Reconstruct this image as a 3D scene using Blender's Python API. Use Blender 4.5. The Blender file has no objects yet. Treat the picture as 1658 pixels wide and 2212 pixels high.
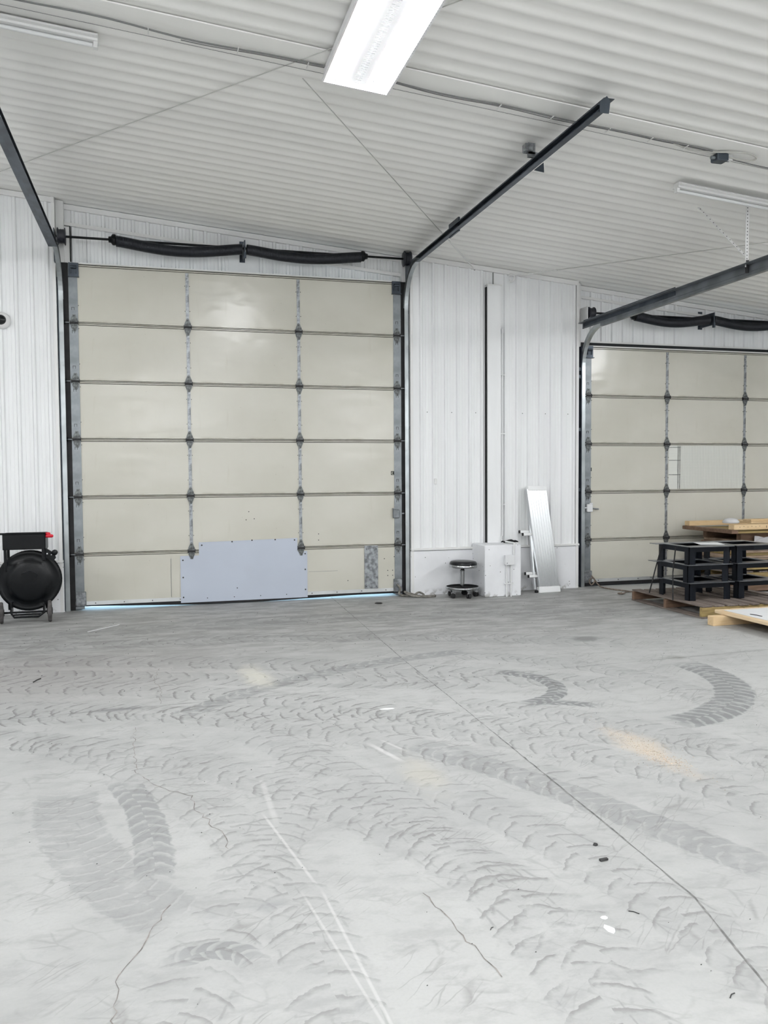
import bpy, math, random
from mathutils import Vector, Matrix
random.seed(7)
PI = math.pi
C = bpy.context.scene.collection
SC = bpy.context.scene
# ------------------------------------------------------------------ camera, world, exposure
F_PX, YAW, PITCH, ROLL = 1778.3, math.radians(15.426), math.radians(-2.631), math.radians(-0.3715)
CAM = Vector((0, -9.276, 1.430))
fwd = Vector((math.sin(YAW) * math.cos(PITCH), math.cos(YAW) * math.cos(PITCH), math.sin(PITCH)))
rt = Vector((math.cos(YAW), -math.sin(YAW), 0)); up = rt.cross(fwd)
r2 = rt * math.cos(ROLL) + up * math.sin(ROLL); u2 = -rt * math.sin(ROLL) + up * math.cos(ROLL)
cd = bpy.data.cameras.new('camera'); cam = bpy.data.objects.new('camera', cd); C.objects.link(cam)
cd.sensor_fit = 'HORIZONTAL'; cd.sensor_width = 36; cd.lens = F_PX / 1658 * 36; cd.clip_start = 0.05; cd.clip_end = 200
M = Matrix((r2, u2, -fwd)).transposed().to_4x4(); M.translation = CAM; cam.matrix_world = M
SC.camera = cam
w = bpy.data.worlds.new('world'); SC.world = w; w.use_nodes = True
w.node_tree.nodes['Background'].inputs[0].default_value = (0.50, 0.78, 1.0, 1)
w.node_tree.nodes['Background'].inputs[1].default_value = 3.5
SC.view_settings.view_transform = 'Standard'; SC.view_settings.look = 'None'
SC.view_settings.exposure = 0.10; SC.view_settings.gamma = 1; SC.view_settings.use_curve_mapping = False
SC.cycles.use_denoising = True; SC.cycles.use_light_tree = False
SC.cycles.max_bounces = 8; SC.cycles.diffuse_bounces = 4; SC.cycles.glossy_bounces = 3
SC.cycles.use_adaptive_sampling = True; SC.cycles.adaptive_threshold = 0.06; SC.cycles.adaptive_min_samples = 16
SC.cycles.caustics_reflective = False
TUBE_STRENGTH = 350.0
LIGHT_COL = (0.97, 0.98, 1.0)

# ------------------------------------------------------------------ helpers
class MB:
    """collects vertices and faces in world coordinates; build() links one mesh object"""
    def __init__(s): s.v = []; s.f = []; s.mi = []; s.sm = []
    def add(s, vs, fs, m=0, smooth=False, T=None):
        o = len(s.v)
        s.v += [tuple(T @ Vector(p)) if T is not None else tuple(p) for p in vs]
        for f in fs: s.f.append(tuple(i + o for i in f)); s.mi.append(m); s.sm.append(smooth)
        return s
    def box(s, a, b, m=0, T=None):
        x0, y0, z0 = a; x1, y1, z1 = b
        vs = [(x0, y0, z0), (x1, y0, z0), (x1, y1, z0), (x0, y1, z0), (x0, y0, z1), (x1, y0, z1), (x1, y1, z1), (x0, y1, z1)]
        return s.add(vs, [(0, 3, 2, 1), (4, 5, 6, 7), (0, 1, 5, 4), (1, 2, 6, 5), (2, 3, 7, 6), (3, 0, 4, 7)], m, False, T)
    def bbox(s, a, b, c=0.006, m=0, T=None):
        """box with chamfered edges"""
        x0, y0, z0 = a; x1, y1, z1 = b
        vs = []
        for iz, z in ((0, z0), (1, z0 + c), (2, z1 - c), (3, z1)):
            k = c if iz in (0, 3) else 0
            xa, xb, ya, yb = x0 + k, x1 - k, y0 + k, y1 - k
            e = c
            vs += [(xa + e, ya, z), (xb - e, ya, z), (xb, ya + e, z), (xb, yb - e, z), (xb - e, yb, z), (xa + e, yb, z), (xa, yb - e, z), (xa, ya + e, z)]
        fs = [tuple(range(7, -1, -1)), tuple(range(24, 32))]
        for r in range(3):
            for i in range(8): j = (i + 1) % 8; fs.append((r * 8 + i, r * 8 + j, r * 8 + 8 + j, r * 8 + 8 + i))
        return s.add(vs, fs, m, False, T)
    def cyl(s, p, q, r, n=12, m=0, r2=None, smooth=True, T=None):
        p = Vector(p); q = Vector(q); r2 = r if r2 is None else r2
        d = (q - p).normalized(); a = d.orthogonal().normalized(); b = d.cross(a)
        vs = []
        for c, rr in ((p, r), (q, r2)):
            for i in range(n):
                t = 2 * PI * i / n; vs.append(c + a * math.cos(t) * rr + b * math.sin(t) * rr)
        s.add(vs, [(i, (i + 1) % n, n + (i + 1) % n, n + i) for i in range(n)], m, smooth, T)
        return s.add(vs, [tuple(range(n - 1, -1, -1)), tuple(range(n, 2 * n))], m, False, T)
    def tube(s, pts, r, n=8, m=0, smooth=True):
        pts = [Vector(p) for p in pts]; N = len(pts); vs = []; a = None
        for i, p in enumerate(pts):
            d = (pts[min(i + 1, N - 1)] - pts[max(i - 1, 0)]).normalized()
            a = d.orthogonal().normalized() if a is None else (a - d * a.dot(d)).normalized()
            b = d.cross(a); rr = r[i] if isinstance(r, (list, tuple)) else r
            for k in range(n):
                t = 2 * PI * k / n; vs.append(p + a * math.cos(t) * rr + b * math.sin(t) * rr)
        fs = [(i * n + k, i * n + (k + 1) % n, (i + 1) * n + (k + 1) % n, (i + 1) * n + k) for i in range(N - 1) for k in range(n)]
        s.add(vs, fs, m, smooth)
        return s.add(vs, [tuple(range(n - 1, -1, -1)), tuple(range((N - 1) * n, N * n))], m, False)
    def lathe(s, c, axis, prof, n=32, m=0, smooth=True, T=None, caps_on=True):
        """prof: list of (radius, distance along axis)"""
        c = Vector(c); d = Vector(axis).normalized(); a = d.orthogonal().normalized(); b = d.cross(a); vs = []
        for r, h in prof:
            for i in range(n):
                t = 2 * PI * i / n; vs.append(c + d * h + a * math.cos(t) * r + b * math.sin(t) * r)
        P = len(prof)
        fs = [(j * n + i, j * n + (i + 1) % n, (j + 1) * n + (i + 1) % n, (j + 1) * n + i) for j in range(P - 1) for i in range(n)]
        s.add(vs, fs, m, smooth, T)
        caps = []
        if prof[0][0] > 1e-6: caps.append(tuple(range(n - 1, -1, -1)))
        if prof[-1][0] > 1e-6: caps.append(tuple(range((P - 1) * n, P * n)))
        if caps and caps_on: s.add(vs, caps, m, False, T)
        return s
    def prism(s, poly, y0, y1, m=0, T=None):
        """polygon in (x,z) extruded from y0 to y1"""
        n = len(poly)
        vs = [(x, y0, z) for x, z in poly] + [(x, y1, z) for x, z in poly]
        fs = [tuple(range(n)), tuple(range(2 * n - 1, n - 1, -1))] + [(i, n + i, n + (i + 1) % n, (i + 1) % n) for i in range(n)]
        return s.add(vs, fs, m, False, T)
    def sweep(s, path, frames, prof, m=0):
        """closed profile of (a,b) swept along a path; frames give (A,B) axes at each point"""
        n = len(prof); vs = []
        for p, (A, B) in zip(path, frames):
            for a, b in prof: vs.append(Vector(p) + A * a + B * b)
        N = len(path)
        fs = [(i * n + k, i * n + (k + 1) % n, (i + 1) * n + (k + 1) % n, (i + 1) * n + k) for i in range(N - 1) for k in range(n)]
        return s.add(vs, fs + [tuple(range(n - 1, -1, -1)), tuple(range((N - 1) * n, N * n))], m)
    def build(s, name, mats, parent=None, loc=None, label=None, kind=None):
        base = Vector((0, 0, 0))
        if loc is not None: base = Vector(loc)
        elif parent is not None: base = Vector(parent.get('_base', (0, 0, 0)))
        me = bpy.data.meshes.new(name)
        me.from_pydata([tuple(Vector(v) - base) for v in s.v], [], s.f)
        mats = mats if isinstance(mats, (list, tuple)) else [mats]
        for mt in mats: me.materials.append(mt)
        me.polygons.foreach_set('material_index', s.mi); me.polygons.foreach_set('use_smooth', s.sm)
        me.validate(); me.update()
        fix_normals(me)
        o = bpy.data.objects.new(name, me); C.objects.link(o)
        if parent is not None: o.parent = parent; o['_base'] = tuple(base)
        else: o.location = base; o['_base'] = tuple(base)
        if label: o['label'] = label
        if kind: o['kind'] = kind
        return o

def fix_normals(me):
    import bmesh
    b = bmesh.new(); b.from_mesh(me); bmesh.ops.recalc_face_normals(b, faces=b.faces); b.to_mesh(me); b.free()

def thing(name, label=None, cat=None, loc=(0, 0, 0), group=None, kind=None):
    o = bpy.data.objects.new(name, None); C.objects.link(o); o.location = loc; o['_base'] = tuple(loc)
    o.empty_display_size = 0.1
    tag(o, label, cat, group, kind)
    return o
def tag(o, label=None, cat=None, group=None, kind=None):
    if label: o['label'] = label
    if cat: o['category'] = cat
    if group: o['group'] = group
    if kind: o['kind'] = kind
    return o
def put(src, parent, loc, name=None, rot=None):
    """another piece sharing src's mesh"""
    o = bpy.data.objects.new(name or src.name.split('.')[0], src.data); C.objects.link(o); o.parent = parent; o.location = loc
    if rot is not None: o.rotation_euler = rot
    for k in ('kind', 'label'):
        if k in src: o[k] = src[k]
    return o
def piece(mesh, name, parent, loc, rot=None):
    o = bpy.data.objects.new(name, mesh); C.objects.link(o); o.parent = parent; o.location = loc; o['_base'] = (0, 0, 0)
    if rot is not None: o.rotation_euler = rot
    return o
def mesh_only(mb, name, mats):
    o = mb.build(name, mats); me = o.data; bpy.data.objects.remove(o); return me
def copy_tree(o, parent=None):
    c = o.copy(); C.objects.link(c)
    if parent is not None: c.parent = parent
    for ch in [x for x in bpy.data.objects if x.parent == o]: copy_tree(ch, c)
    return c

# ------------------------------------------------------------------ node helper
class NT:
    def __init__(s, tree): s.t = tree; s.n = tree.nodes; s.l = tree.links
    def put(s, sock, v):
        if v is None: return
        if hasattr(v, 'is_output'): s.l.new(v, sock)
        else: sock.default_value = v
    def m(s, op, a, b=None, c=None, clamp=False):
        n = s.n.new('ShaderNodeMath'); n.operation = op; n.use_clamp = clamp
        for i, v in enumerate((a, b, c)): s.put(n.inputs[i], v)
        return n.outputs[0]
    def ss(s, x, lo, hi):
        n = s.n.new('ShaderNodeMapRange'); n.interpolation_type = 'SMOOTHSTEP'
        s.put(n.inputs[0], x); s.put(n.inputs[1], lo); s.put(n.inputs[2], hi); return n.outputs[0]
    def noise(s, vec, scale, detail=3, rough=.5, dist=0.0):
        n = s.n.new('ShaderNodeTexNoise'); s.put(n.inputs['Vector'], vec); n.inputs['Scale'].default_value = scale
        n.inputs['Detail'].default_value = detail; n.inputs['Roughness'].default_value = rough; n.inputs['Distortion'].default_value = dist
        return n.outputs
    def vor(s, vec, scale, feature='F1', rnd=1):
        n = s.n.new('ShaderNodeTexVoronoi'); n.feature = feature; s.put(n.inputs['Vector'], vec); n.inputs['Scale'].default_value = scale
        n.inputs['Randomness'].default_value = rnd
        return n.outputs
    def mix(s, f, a, b, mode='MIX'):
        n = s.n.new('ShaderNodeMix'); n.data_type = 'RGBA'; n.blend_type = mode
        s.put(n.inputs[0], f)
        for i, v in ((6, a), (7, b)):
            if isinstance(v, tuple): v = v if len(v) == 4 else (*v, 1)
            s.put(n.inputs[i], v)
        return n.outputs[2]
    def obj(s):
        return s.n.new('ShaderNodeTexCoord').outputs['Object']
    def mapping(s, vec, scale=(1, 1, 1), rot=(0, 0, 0), loc=(0, 0, 0)):
        n = s.n.new('ShaderNodeMapping'); s.put(n.inputs[0], vec); n.inputs[1].default_value = loc; n.inputs[2].default_value = rot; n.inputs[3].default_value = scale
        return n.outputs[0]
    def xyz(s, vec):
        n = s.n.new('ShaderNodeSeparateXYZ'); s.put(n.inputs[0], vec); return n.outputs
    def comb(s, x, y, z=0.0):
        n = s.n.new('ShaderNodeCombineXYZ'); s.put(n.inputs[0], x); s.put(n.inputs[1], y); s.put(n.inputs[2], z); return n.outputs[0]
    def bump(s, h, strength=.2, dist=.01):
        n = s.n.new('ShaderNodeBump'); s.put(n.inputs['Height'], h); n.inputs['Strength'].default_value = strength; n.inputs['Distance'].default_value = dist
        return n.outputs[0]
def newmat(name):
    mt = bpy.data.materials.new(name); mt.use_nodes = True
    return mt, NT(mt.node_tree), mt.node_tree.nodes['Principled BSDF']
def mat(name, col, rough=.5, metal=0.0, var=0.0, vscale=4.0, dirt=0.0, dcol=(.3, .27, .2), bump=0.0, bscale=60, spec=None, stretch=(1, 1, 1), detail=2):
    mt, N, B = newmat(name)
    B.inputs['Roughness'].default_value = rough; B.inputs['Metallic'].default_value = metal
    if spec is not None: B.inputs['Specular IOR Level'].default_value = spec
    c = (*col, 1)
    if var or dirt:
        co = N.mapping(N.obj(), stretch)
        if var:
            f = N.noise(co, vscale, detail)[0]
            c = N.mix(N.ss(f, .3, .7), tuple(x * (1 - var) for x in col), tuple(min(1, x * (1 + var)) for x in col))
        if dirt:
            g = N.noise(co, vscale * 2.3, 3, .65)[0]
            c = N.mix(N.m('MULTIPLY', N.ss(g, .56, .74), dirt), c if hasattr(c, 'is_output') else tuple(col), dcol)
    N.put(B.inputs['Base Color'], c)
    if bump:
        N.l.new(N.bump(N.noise(N.mapping(N.obj(), stretch), bscale, 3)[0], bump, .004), B.inputs['Normal'])
    return mt

WHITE = mat('white_siding', (.86, .87, .875), .42, var=.025, vscale=1.2, dirt=.06, stretch=(6, 6, .5))
CEILM = mat('ceiling_sheet', (.935, .93, .90), .45, var=.03, vscale=.8, dirt=.10, dcol=(.5, .46, .38), stretch=(.4, 3, 1))
TRIM = mat('white_trim', (.80, .80, .79), .45, var=.02, vscale=3)
CURB = mat('painted_concrete', (.80, .81, .83), .6, var=.05, vscale=3, bump=.35, bscale=40)
BLACK = mat('black_paint', (.004, .005, .006), .28, spec=.22)
RUBBER = mat('black_rubber', (.010, .010, .011), .7, var=.3, vscale=12)
WHEELR = mat('grey_tyre', (.075, .07, .07), .8, var=.3, vscale=20)
STEELD = mat('dark_galvanised', (.075, .09, .11), .42, .75, var=.25, vscale=6)
STEEL = mat('galvanised', (.24, .26, .275), .42, .6, var=.18, vscale=7, dirt=.3, dcol=(.10, .10, .10))
TRACKM = mat('track_zinc', (.42, .45, .46), .32, .85, var=.15, vscale=4, dirt=.25, dcol=(.15, .15, .15))
SPANGLE = mat('spangled_zinc', (.27, .285, .30), .40, .6, var=.45, vscale=24, detail=3)
CHROME = mat('chrome', (.42, .43, .44), .14, 1.0)
ALU = mat('aluminium', (.80, .82, .83), .30, .9, var=.06, vscale=5, stretch=(1, 1, .2))
ALUW = mat('white_end_cap', (.86, .87, .87), .4)
VINYL = mat('black_vinyl', (.010, .011, .013), .28, spec=.3)
HINGE = mat('hinge_steel', (.15, .16, .16), .5, .6, var=.5, vscale=40)
RACKM = mat('blue_black_enamel', (.007, .009, .013), .42, 0, spec=.16)
RACKT = mat('black_enamel_sheen', (.13, .138, .15), .30, .1, var=.3, vscale=8)  # lighter grey for the top plates: their reflected light painted into the colour
RED = mat('red_rubber', (.62, .01, .03), .35)
PVC = mat('white_conduit', (.78, .79, .79), .4)
BOXM = mat('grey_white_box', (.74, .75, .76), .45)
PATCH = mat('pale_blue_plate', (.50, .545, .63), .5, var=.02, vscale=2, dirt=.05, dcol=(.4, .4, .42))
SCREW = mat('dark_screw', (.02, .02, .022), .5)
ROPE = mat('grey_rope', (.20, .19, .17), .9, var=.3, vscale=30, bump=.6, bscale=200)
ROPEB = mat('brown_rope', (.20, .16, .13), .9, var=.3, vscale=30, bump=.6, bscale=200)
PLASTIC = mat('clear_white_film', (.62, .62, .63), .25)
PAPER = mat('white_sheet', (.82, .83, .84), .5, var=.03)
PALE = mat('pale_print', (.62, .63, .5), .5)
GREYP = mat('grey_print', (.2, .21, .2), .5)
CABLEM = mat('grey_cable', (.20, .20, .20), .6)
CABLEW = mat('white_cable', (.50, .49, .46), .5)
WIREW = mat('thin_steel_cable', (.58, .58, .56), .5, .4)
GLASSD = mat('dark_lens', (.01, .011, .012), .08)
CARTON = mat('brown_board', (.34, .25, .18), .8, var=.2, vscale=8)

def wood(name, a, b, stretch, dirt=.3, dcol=(.12, .09, .06)):
    mt, N, B = newmat(name); co = N.mapping(N.obj(), stretch)
    f = N.noise(co, 3, 5, .6, .6)[0]; c = N.mix(N.ss(f, .3, .7), a, b)
    g = N.noise(co, 1.3, 5, .6)[0]; c = N.mix(N.m('MULTIPLY', N.ss(g, .55, .72), dirt), c, dcol)
    N.l.new(c, B.inputs['Base Color']); B.inputs['Roughness'].default_value = .8
    N.l.new(N.bump(f, .3, .003), B.inputs['Normal']); return mt
OLDY = wood('old_pallet_wood_y', (.13, .105, .09), (.22, .18, .155), (14, 1.5, 10), .5)
OLDX = wood('old_pallet_wood_x', (.24, .17, .07), (.40, .30, .12), (1.5, 14, 10), .4, (.15, .08, .04))
RUSTW = wood('red_brown_wood', (.14, .085, .055), (.21, .13, .085), (1.5, 10, 10), .5)
PINE = wood('fresh_pine', (.70, .52, .32), (.80, .64, .43), (12, 1.2, 12), .15, (.45, .28, .14))
PINEX = wood('fresh_pine_x', (.66, .47, .26), (.74, .56, .34), (1.2, 12, 12), .15, (.4, .24, .12))

# door panel: cream steel, faint dents and grime near the joints
def door_mat():
    mt, N, B = newmat('cream_door_steel'); o = N.obj()
    c = N.mix(N.ss(N.noise(o, 1.1, 4)[0], .35, .7), (.57, .555, .48), (.625, .61, .54))
    z = N.xyz(o)[2]
    edge = N.m('MAXIMUM', N.ss(z, .56, .60), N.ss(z, .035, .0))
    g = N.noise(N.mapping(o, (2, 1, 14)), 3, 5, .65)[0]
    c = N.mix(N.m('MULTIPLY', N.m('MULTIPLY', edge, N.ss(g, .42, .65)), .38), c, (.30, .26, .18))
    sp = N.ss(N.vor(o, 9)[0], .05, .02)
    c = N.mix(N.m('MULTIPLY', sp, .35), c, (.25, .23, .19))
    st = N.noise(N.mapping(o, (7, 1, .8)), 2, 5, .6)[0]
    c = N.mix(N.m('MULTIPLY', N.ss(st, .6, .8), .18), c, (.42, .38, .28))
    N.l.new(c, B.inputs['Base Color']); B.inputs['Roughness'].default_value = .22
    N.l.new(N.bump(N.noise(N.mapping(o, (1, 1, 1.6)), 2.2, 2)[0], .35, .03), B.inputs['Normal'])
    return mt
DOORM = door_mat()

# speckled white concrete curb
def curb_mat():
    mt, N, B = newmat('pitted_white_concrete'); o = N.obj()
    n = N.noise(o, 3, 4)[0]
    c = N.mix(N.ss(n, .3, .7), (.80, .81, .83), (.87, .88, .90))
    v = N.vor(o, 17)
    f = N.m('MULTIPLY', N.ss(v[0], .11, .07), N.ss(N.xyz(v[1])[0], .45, .5))
    c = N.mix(f, c, (.10, .10, .10))
    z = N.xyz(o)[2]
    lo = N.m('MULTIPLY', N.ss(z, .09, .0), N.ss(N.noise(o, 18, 4)[0], .5, .62))
    c = N.mix(N.m('MULTIPLY', lo, .7), c, (.32, .31, .29))
    N.l.new(c, B.inputs['Base Color']); B.inputs['Roughness'].default_value = .6
    N.l.new(N.bump(N.noise(o, 30, 4)[0], .3, .004), B.inputs['Normal'])
    return mt
PIT = curb_mat()

# ------------------------------------------------------------------ floor material with tyre marks
def circ(p1, p2, p3):
    ax, ay = p1; bx, by = p2; cx, cy = p3
    d = 2 * (ax * (by - cy) + bx * (cy - ay) + cx * (ay - by))
    ux = ((ax * ax + ay * ay) * (by - cy) + (bx * bx + by * by) * (cy - ay) + (cx * cx + cy * cy) * (ay - by)) / d
    uy = ((ax * ax + ay * ay) * (cx - bx) + (bx * bx + by * by) * (ax - cx) + (cx * cx + cy * cy) * (bx - ax)) / d
    R = math.hypot(ax - ux, ay - uy)
    am = math.atan2(by - uy, bx - ux)
    wr = lambda a: (a - am + PI) % (2 * PI) - PI
    a0, a1 = wr(math.atan2(ay - uy, ax - ux)), wr(math.atan2(cy - uy, cx - ux))
    mid = am + (a0 + a1) / 2
    return ux, uy, R, mid, abs(a1 - a0) / 2
def mark_group():
    g = bpy.data.node_groups.new('tyre_mark', 'ShaderNodeTree'); N = NT(g)
    I = g.interface
    I.new_socket('X', in_out='INPUT', socket_type='NodeSocketFloat'); I.new_socket('Y', in_out='INPUT', socket_type='NodeSocketFloat')
    for k in ('cx', 'cy', 'R', 'mid', 'half', 'hw', 'pitch', 'noise', 'noise2'): I.new_socket(k, in_out='INPUT', socket_type='NodeSocketFloat')
    I.new_socket('fill', in_out='OUTPUT', socket_type='NodeSocketFloat'); I.new_socket('line', in_out='OUTPUT', socket_type='NodeSocketFloat')
    gi = g.nodes.new('NodeGroupInput').outputs; go = g.nodes.new('NodeGroupOutput').inputs
    dx = N.m('SUBTRACT', gi['X'], gi['cx']); dy = N.m('SUBTRACT', gi['Y'], gi['cy'])
    ln = N.m('SQRT', N.m('ADD', N.m('MULTIPLY', dx, dx), N.m('MULTIPLY', dy, dy)))
    s = N.m('DIVIDE', N.m('SUBTRACT', ln, gi['R']), gi['hw'])
    a = N.m('ARCTAN2', dy, dx); a = N.m('WRAP', N.m('SUBTRACT', a, gi['mid']), PI, -PI)
    al = N.m('MULTIPLY', a, gi['R']); hl = N.m('MULTIPLY', gi['half'], gi['R'])
    end = N.ss(N.m('SUBTRACT', hl, N.m('ABSOLUTE', al)), -.05, .12)
    sa = N.m('ABSOLUTE', s)
    edge = N.ss(N.m('ADD', sa, N.m('MULTIPLY', gi['noise'], .25)), 1.12, .95)
    side = N.m('GREATER_THAN', s, 0.0)
    t = N.m('ADD', N.m('DIVIDE', al, gi['pitch']), N.m('ADD', N.m('MULTIPLY', side, .5), N.m('ADD', N.m('MULTIPLY', N.m('MULTIPLY', sa, sa), .62), N.m('MULTIPLY', gi['noise'], .16))))
    fr = N.m('FRACT', t)
    lug = N.m('MULTIPLY', N.ss(fr, .10, .18), N.ss(fr, .95, .75))
    em = N.m('MULTIPLY', edge, end)
    N.put(go['fill'], N.m('MULTIPLY', em, N.m('MULTIPLY', N.m('ADD', .35, N.m('MULTIPLY', lug, .65)), N.ss(gi['noise2'], .22, .5))))
    li = N.m('MULTIPLY', N.ss(fr, .74, .95), N.ss(fr, 1.0, .975))
    li = N.m('MULTIPLY', li, N.ss(gi['noise2'], .36, .54))
    rail = N.m('MULTIPLY', N.ss(N.m('ABSOLUTE', N.m('SUBTRACT', sa, .88)), .055, .01), N.ss(gi['noise2'], .50, .60))
    rail2 = N.m('MULTIPLY', N.ss(N.m('ABSOLUTE', N.m('SUBTRACT', s, .25)), .035, .005), N.ss(gi['noise2'], .54, .62))
    N.put(go['line'], N.m('MULTIPLY', N.m('MAXIMUM', li, N.m('MULTIPLY', N.m('MAXIMUM', rail, rail2), .6)), em))
    return g
def seg_group():
    g = bpy.data.node_groups.new('streak', 'ShaderNodeTree'); N = NT(g); I = g.interface
    for k in ('X', 'Y', 'ax', 'ay', 'ux', 'uy', 'len', 'hw'): I.new_socket(k, in_out='INPUT', socket_type='NodeSocketFloat')
    I.new_socket('mask', in_out='OUTPUT', socket_type='NodeSocketFloat')
    gi = g.nodes.new('NodeGroupInput').outputs; go = g.nodes.new('NodeGroupOutput').inputs
    dx = N.m('SUBTRACT', gi['X'], gi['ax']); dy = N.m('SUBTRACT', gi['Y'], gi['ay'])
    al = N.m('ADD', N.m('MULTIPLY', dx, gi['ux']), N.m('MULTIPLY', dy, gi['uy']))
    ac = N.m('ABSOLUTE', N.m('SUBTRACT', N.m('MULTIPLY', dx, gi['uy']), N.m('MULTIPLY', dy, gi['ux'])))
    e = N.m('MULTIPLY', N.ss(al, 0.0, .15), N.ss(N.m('SUBTRACT', gi['len'], al), 0.0, .15))
    N.put(go['mask'], N.m('MULTIPLY', e, N.ss(N.m('DIVIDE', ac, gi['hw']), 1.0, .2)))
    return g
# (three points on the centre line), half width, lug pitch, fill, line, tint
TRACKS = [
 ((3.80, -3.95), (3.62, -4.75), (2.85, -5.22), .115, .085, .85, .2),
 ((2.34, -3.80), (2.58, -4.12), (2.18, -4.62), .065, .075, .95, .2),
 ((2.28, -4.62), (2.45, -4.68), (2.62, -4.80), .05, .08, .9, .1),
 ((-.40, -5.30), (-.29, -5.95), (.06, -6.60), .125, .075, .32, .45),
 ((-.18, -5.25), (-.05, -5.75), (-.02, -6.3), .070, .09, .58, .3),
 ((.03, -6.84), (.15, -6.79), (.27, -6.90), .045, .05, .62, .1),
 ((1.30, -5.12), (1.66, -5.78), (2.12, -6.85), .10, .085, .42, .4),
 ((-1.3, -3.15), (.45, -3.88), (1.9, -5.1), .16, .13, .13, .85),
 ((-1.3, -3.70), (.30, -4.35), (1.9, -6.0), .15, .12, .10, .85),
 ((-1.2, -4.3), (-.11, -4.88), (1.3, -7.3), .15, .12, .12, .85),
 ((-1.6, -2.30), (.3, -2.85), (3.0, -4.4), .20, .16, .16, .7),
 ((-1.3, -4.05), (.8, -4.4), (3.2, -6.2), .14, .11, .10, .9),
 ((.1, -4.3), (.9, -3.62), (2.4, -3.1), .08, .10, .55, .3),
 ((-2.0, -1.75), (1.2, -1.25), (5.0, -2.0), .25, .18, .20, .3),
 ((.5, -4.7), (.95, -5.8), (1.15, -7.6), .14, .11, .10, .9),
 ((1.8, -4.5), (2.7, -5.4), (3.1, -6.8), .15, .12, .14, .8),
 ((-.1, -7.4), (.35, -6.3), (.8, -4.9), .13, .10, .08, .7),
 ((-1.5, -2.7), (.2, -3.35), (2.2, -4.1), .17, .14, .16, .8),
 ((.9, -4.6), (1.9, -5.3), (2.6, -6.6), .14, .115, .12, .9),
 ((2.2, -3.2), (3.1, -3.9), (3.3, -5.2), .14, .12, .14, .6),
 ((-1.2, -2.0), (1.3, -2.15), (3.8, -3.2), .20, .15, .16, .5),
 ((1.1, -5.5), (1.45, -6.3), (1.7, -7.6), .13, .11, .14, .8),
 ((-.7, -4.5), (.1, -5.5), (.45, -7.3), .13, .11, .10, .7),
]
STREAKS = [((.40, -5.80), (.52, -6.55), .009, .36), ((.52, -6.5), (.57, -7.4), .008, .34), ((.45, -6.5), (.56, -7.4), .007, .28),
           ((1.05, -5.05), (1.17, -5.45), .022, .5), ((.45, -5.4), (.45, -6.0), .02, .25), ((-.62, -1.25), (-.40, -.95), .010, .7),
           ((1.12, -5.0), (1.24, -5.32), .014, .35)]
def floor_mat():
    mt, N, B = newmat('worn_concrete'); o = N.obj()
    wrp = N.noise(o, 9, 3)[1]
    add = N.n.new('ShaderNodeVectorMath'); add.operation = 'MULTIPLY_ADD'
    N.l.new(wrp, add.inputs[0]); add.inputs[1].default_value = (.032, .032, 0); N.l.new(o, add.inputs[2])
    wv = add.outputs[0]; X, Y, _ = N.xyz(wv)
    n1 = N.m('SUBTRACT', N.noise(o, 26, 3)[0], .5); n1 = N.m('MULTIPLY', n1, 2.0)
    n2 = N.noise(o, 5.5, 5, .62)[0]
    # base
    a = N.noise(o, .55, 3, .6)[0]; b = N.noise(o, 3.2, 5, .65)[0]; fine = N.noise(o, 90, 2, .6)[0]
    c0 = N.mix(N.ss(a, .3, .7), (.385, .39, .382), (.455, .46, .45))
    c0 = N.mix(N.m('MULTIPLY', N.ss(b, .35, .75), .55), c0, (.52, .525, .515))
    G = mark_group(); S = seg_group(); out = N.n['Material Output']; rough = N.m('ADD', .50, N.m('MULTIPLY', b, .25))
    yb = N.xyz(o); YS = -4.7
    # one surface per stretch of floor, so that each only works out the marks lying on it
    res = []
    for zone in ('far', 'near'):
        BZ = N.n.new('ShaderNodeBsdfPrincipled')
        cc_ = zone_colour(N, zone, YS, G, S, o, wv, X, Y, n1, n2, b, fine, yb, c0)
        N.l.new(cc_, BZ.inputs['Base Color']); N.put(BZ.inputs['Roughness'], rough)
        N.l.new(N.bump(N.m('MULTIPLY', fine, .3), .15, .004), BZ.inputs['Normal'])
        res.append(BZ.outputs[0])
    def mixs(f, s0, s1):
        n = N.n.new('ShaderNodeMixShader'); N.put(n.inputs[0], f); N.l.new(s0, n.inputs[1]); N.l.new(s1, n.inputs[2]); return n.outputs[0]
    inner = mixs(N.m('LESS_THAN', yb[1], YS), res[0], res[1])
    c_out = N.mix(.35, c0, (.45, .45, .44)); N.l.new(c_out, B.inputs['Base Color']); N.put(B.inputs['Roughness'], .65)
    inside = N.m('MULTIPLY', N.m('MULTIPLY', N.m('GREATER_THAN', yb[0], -1.9), N.m('LESS_THAN', yb[0], 5.3)), N.m('GREATER_THAN', yb[1], -7.9))
    N.l.new(mixs(inside, B.outputs[0], inner), out.inputs['Surface'])
    return mt
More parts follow.
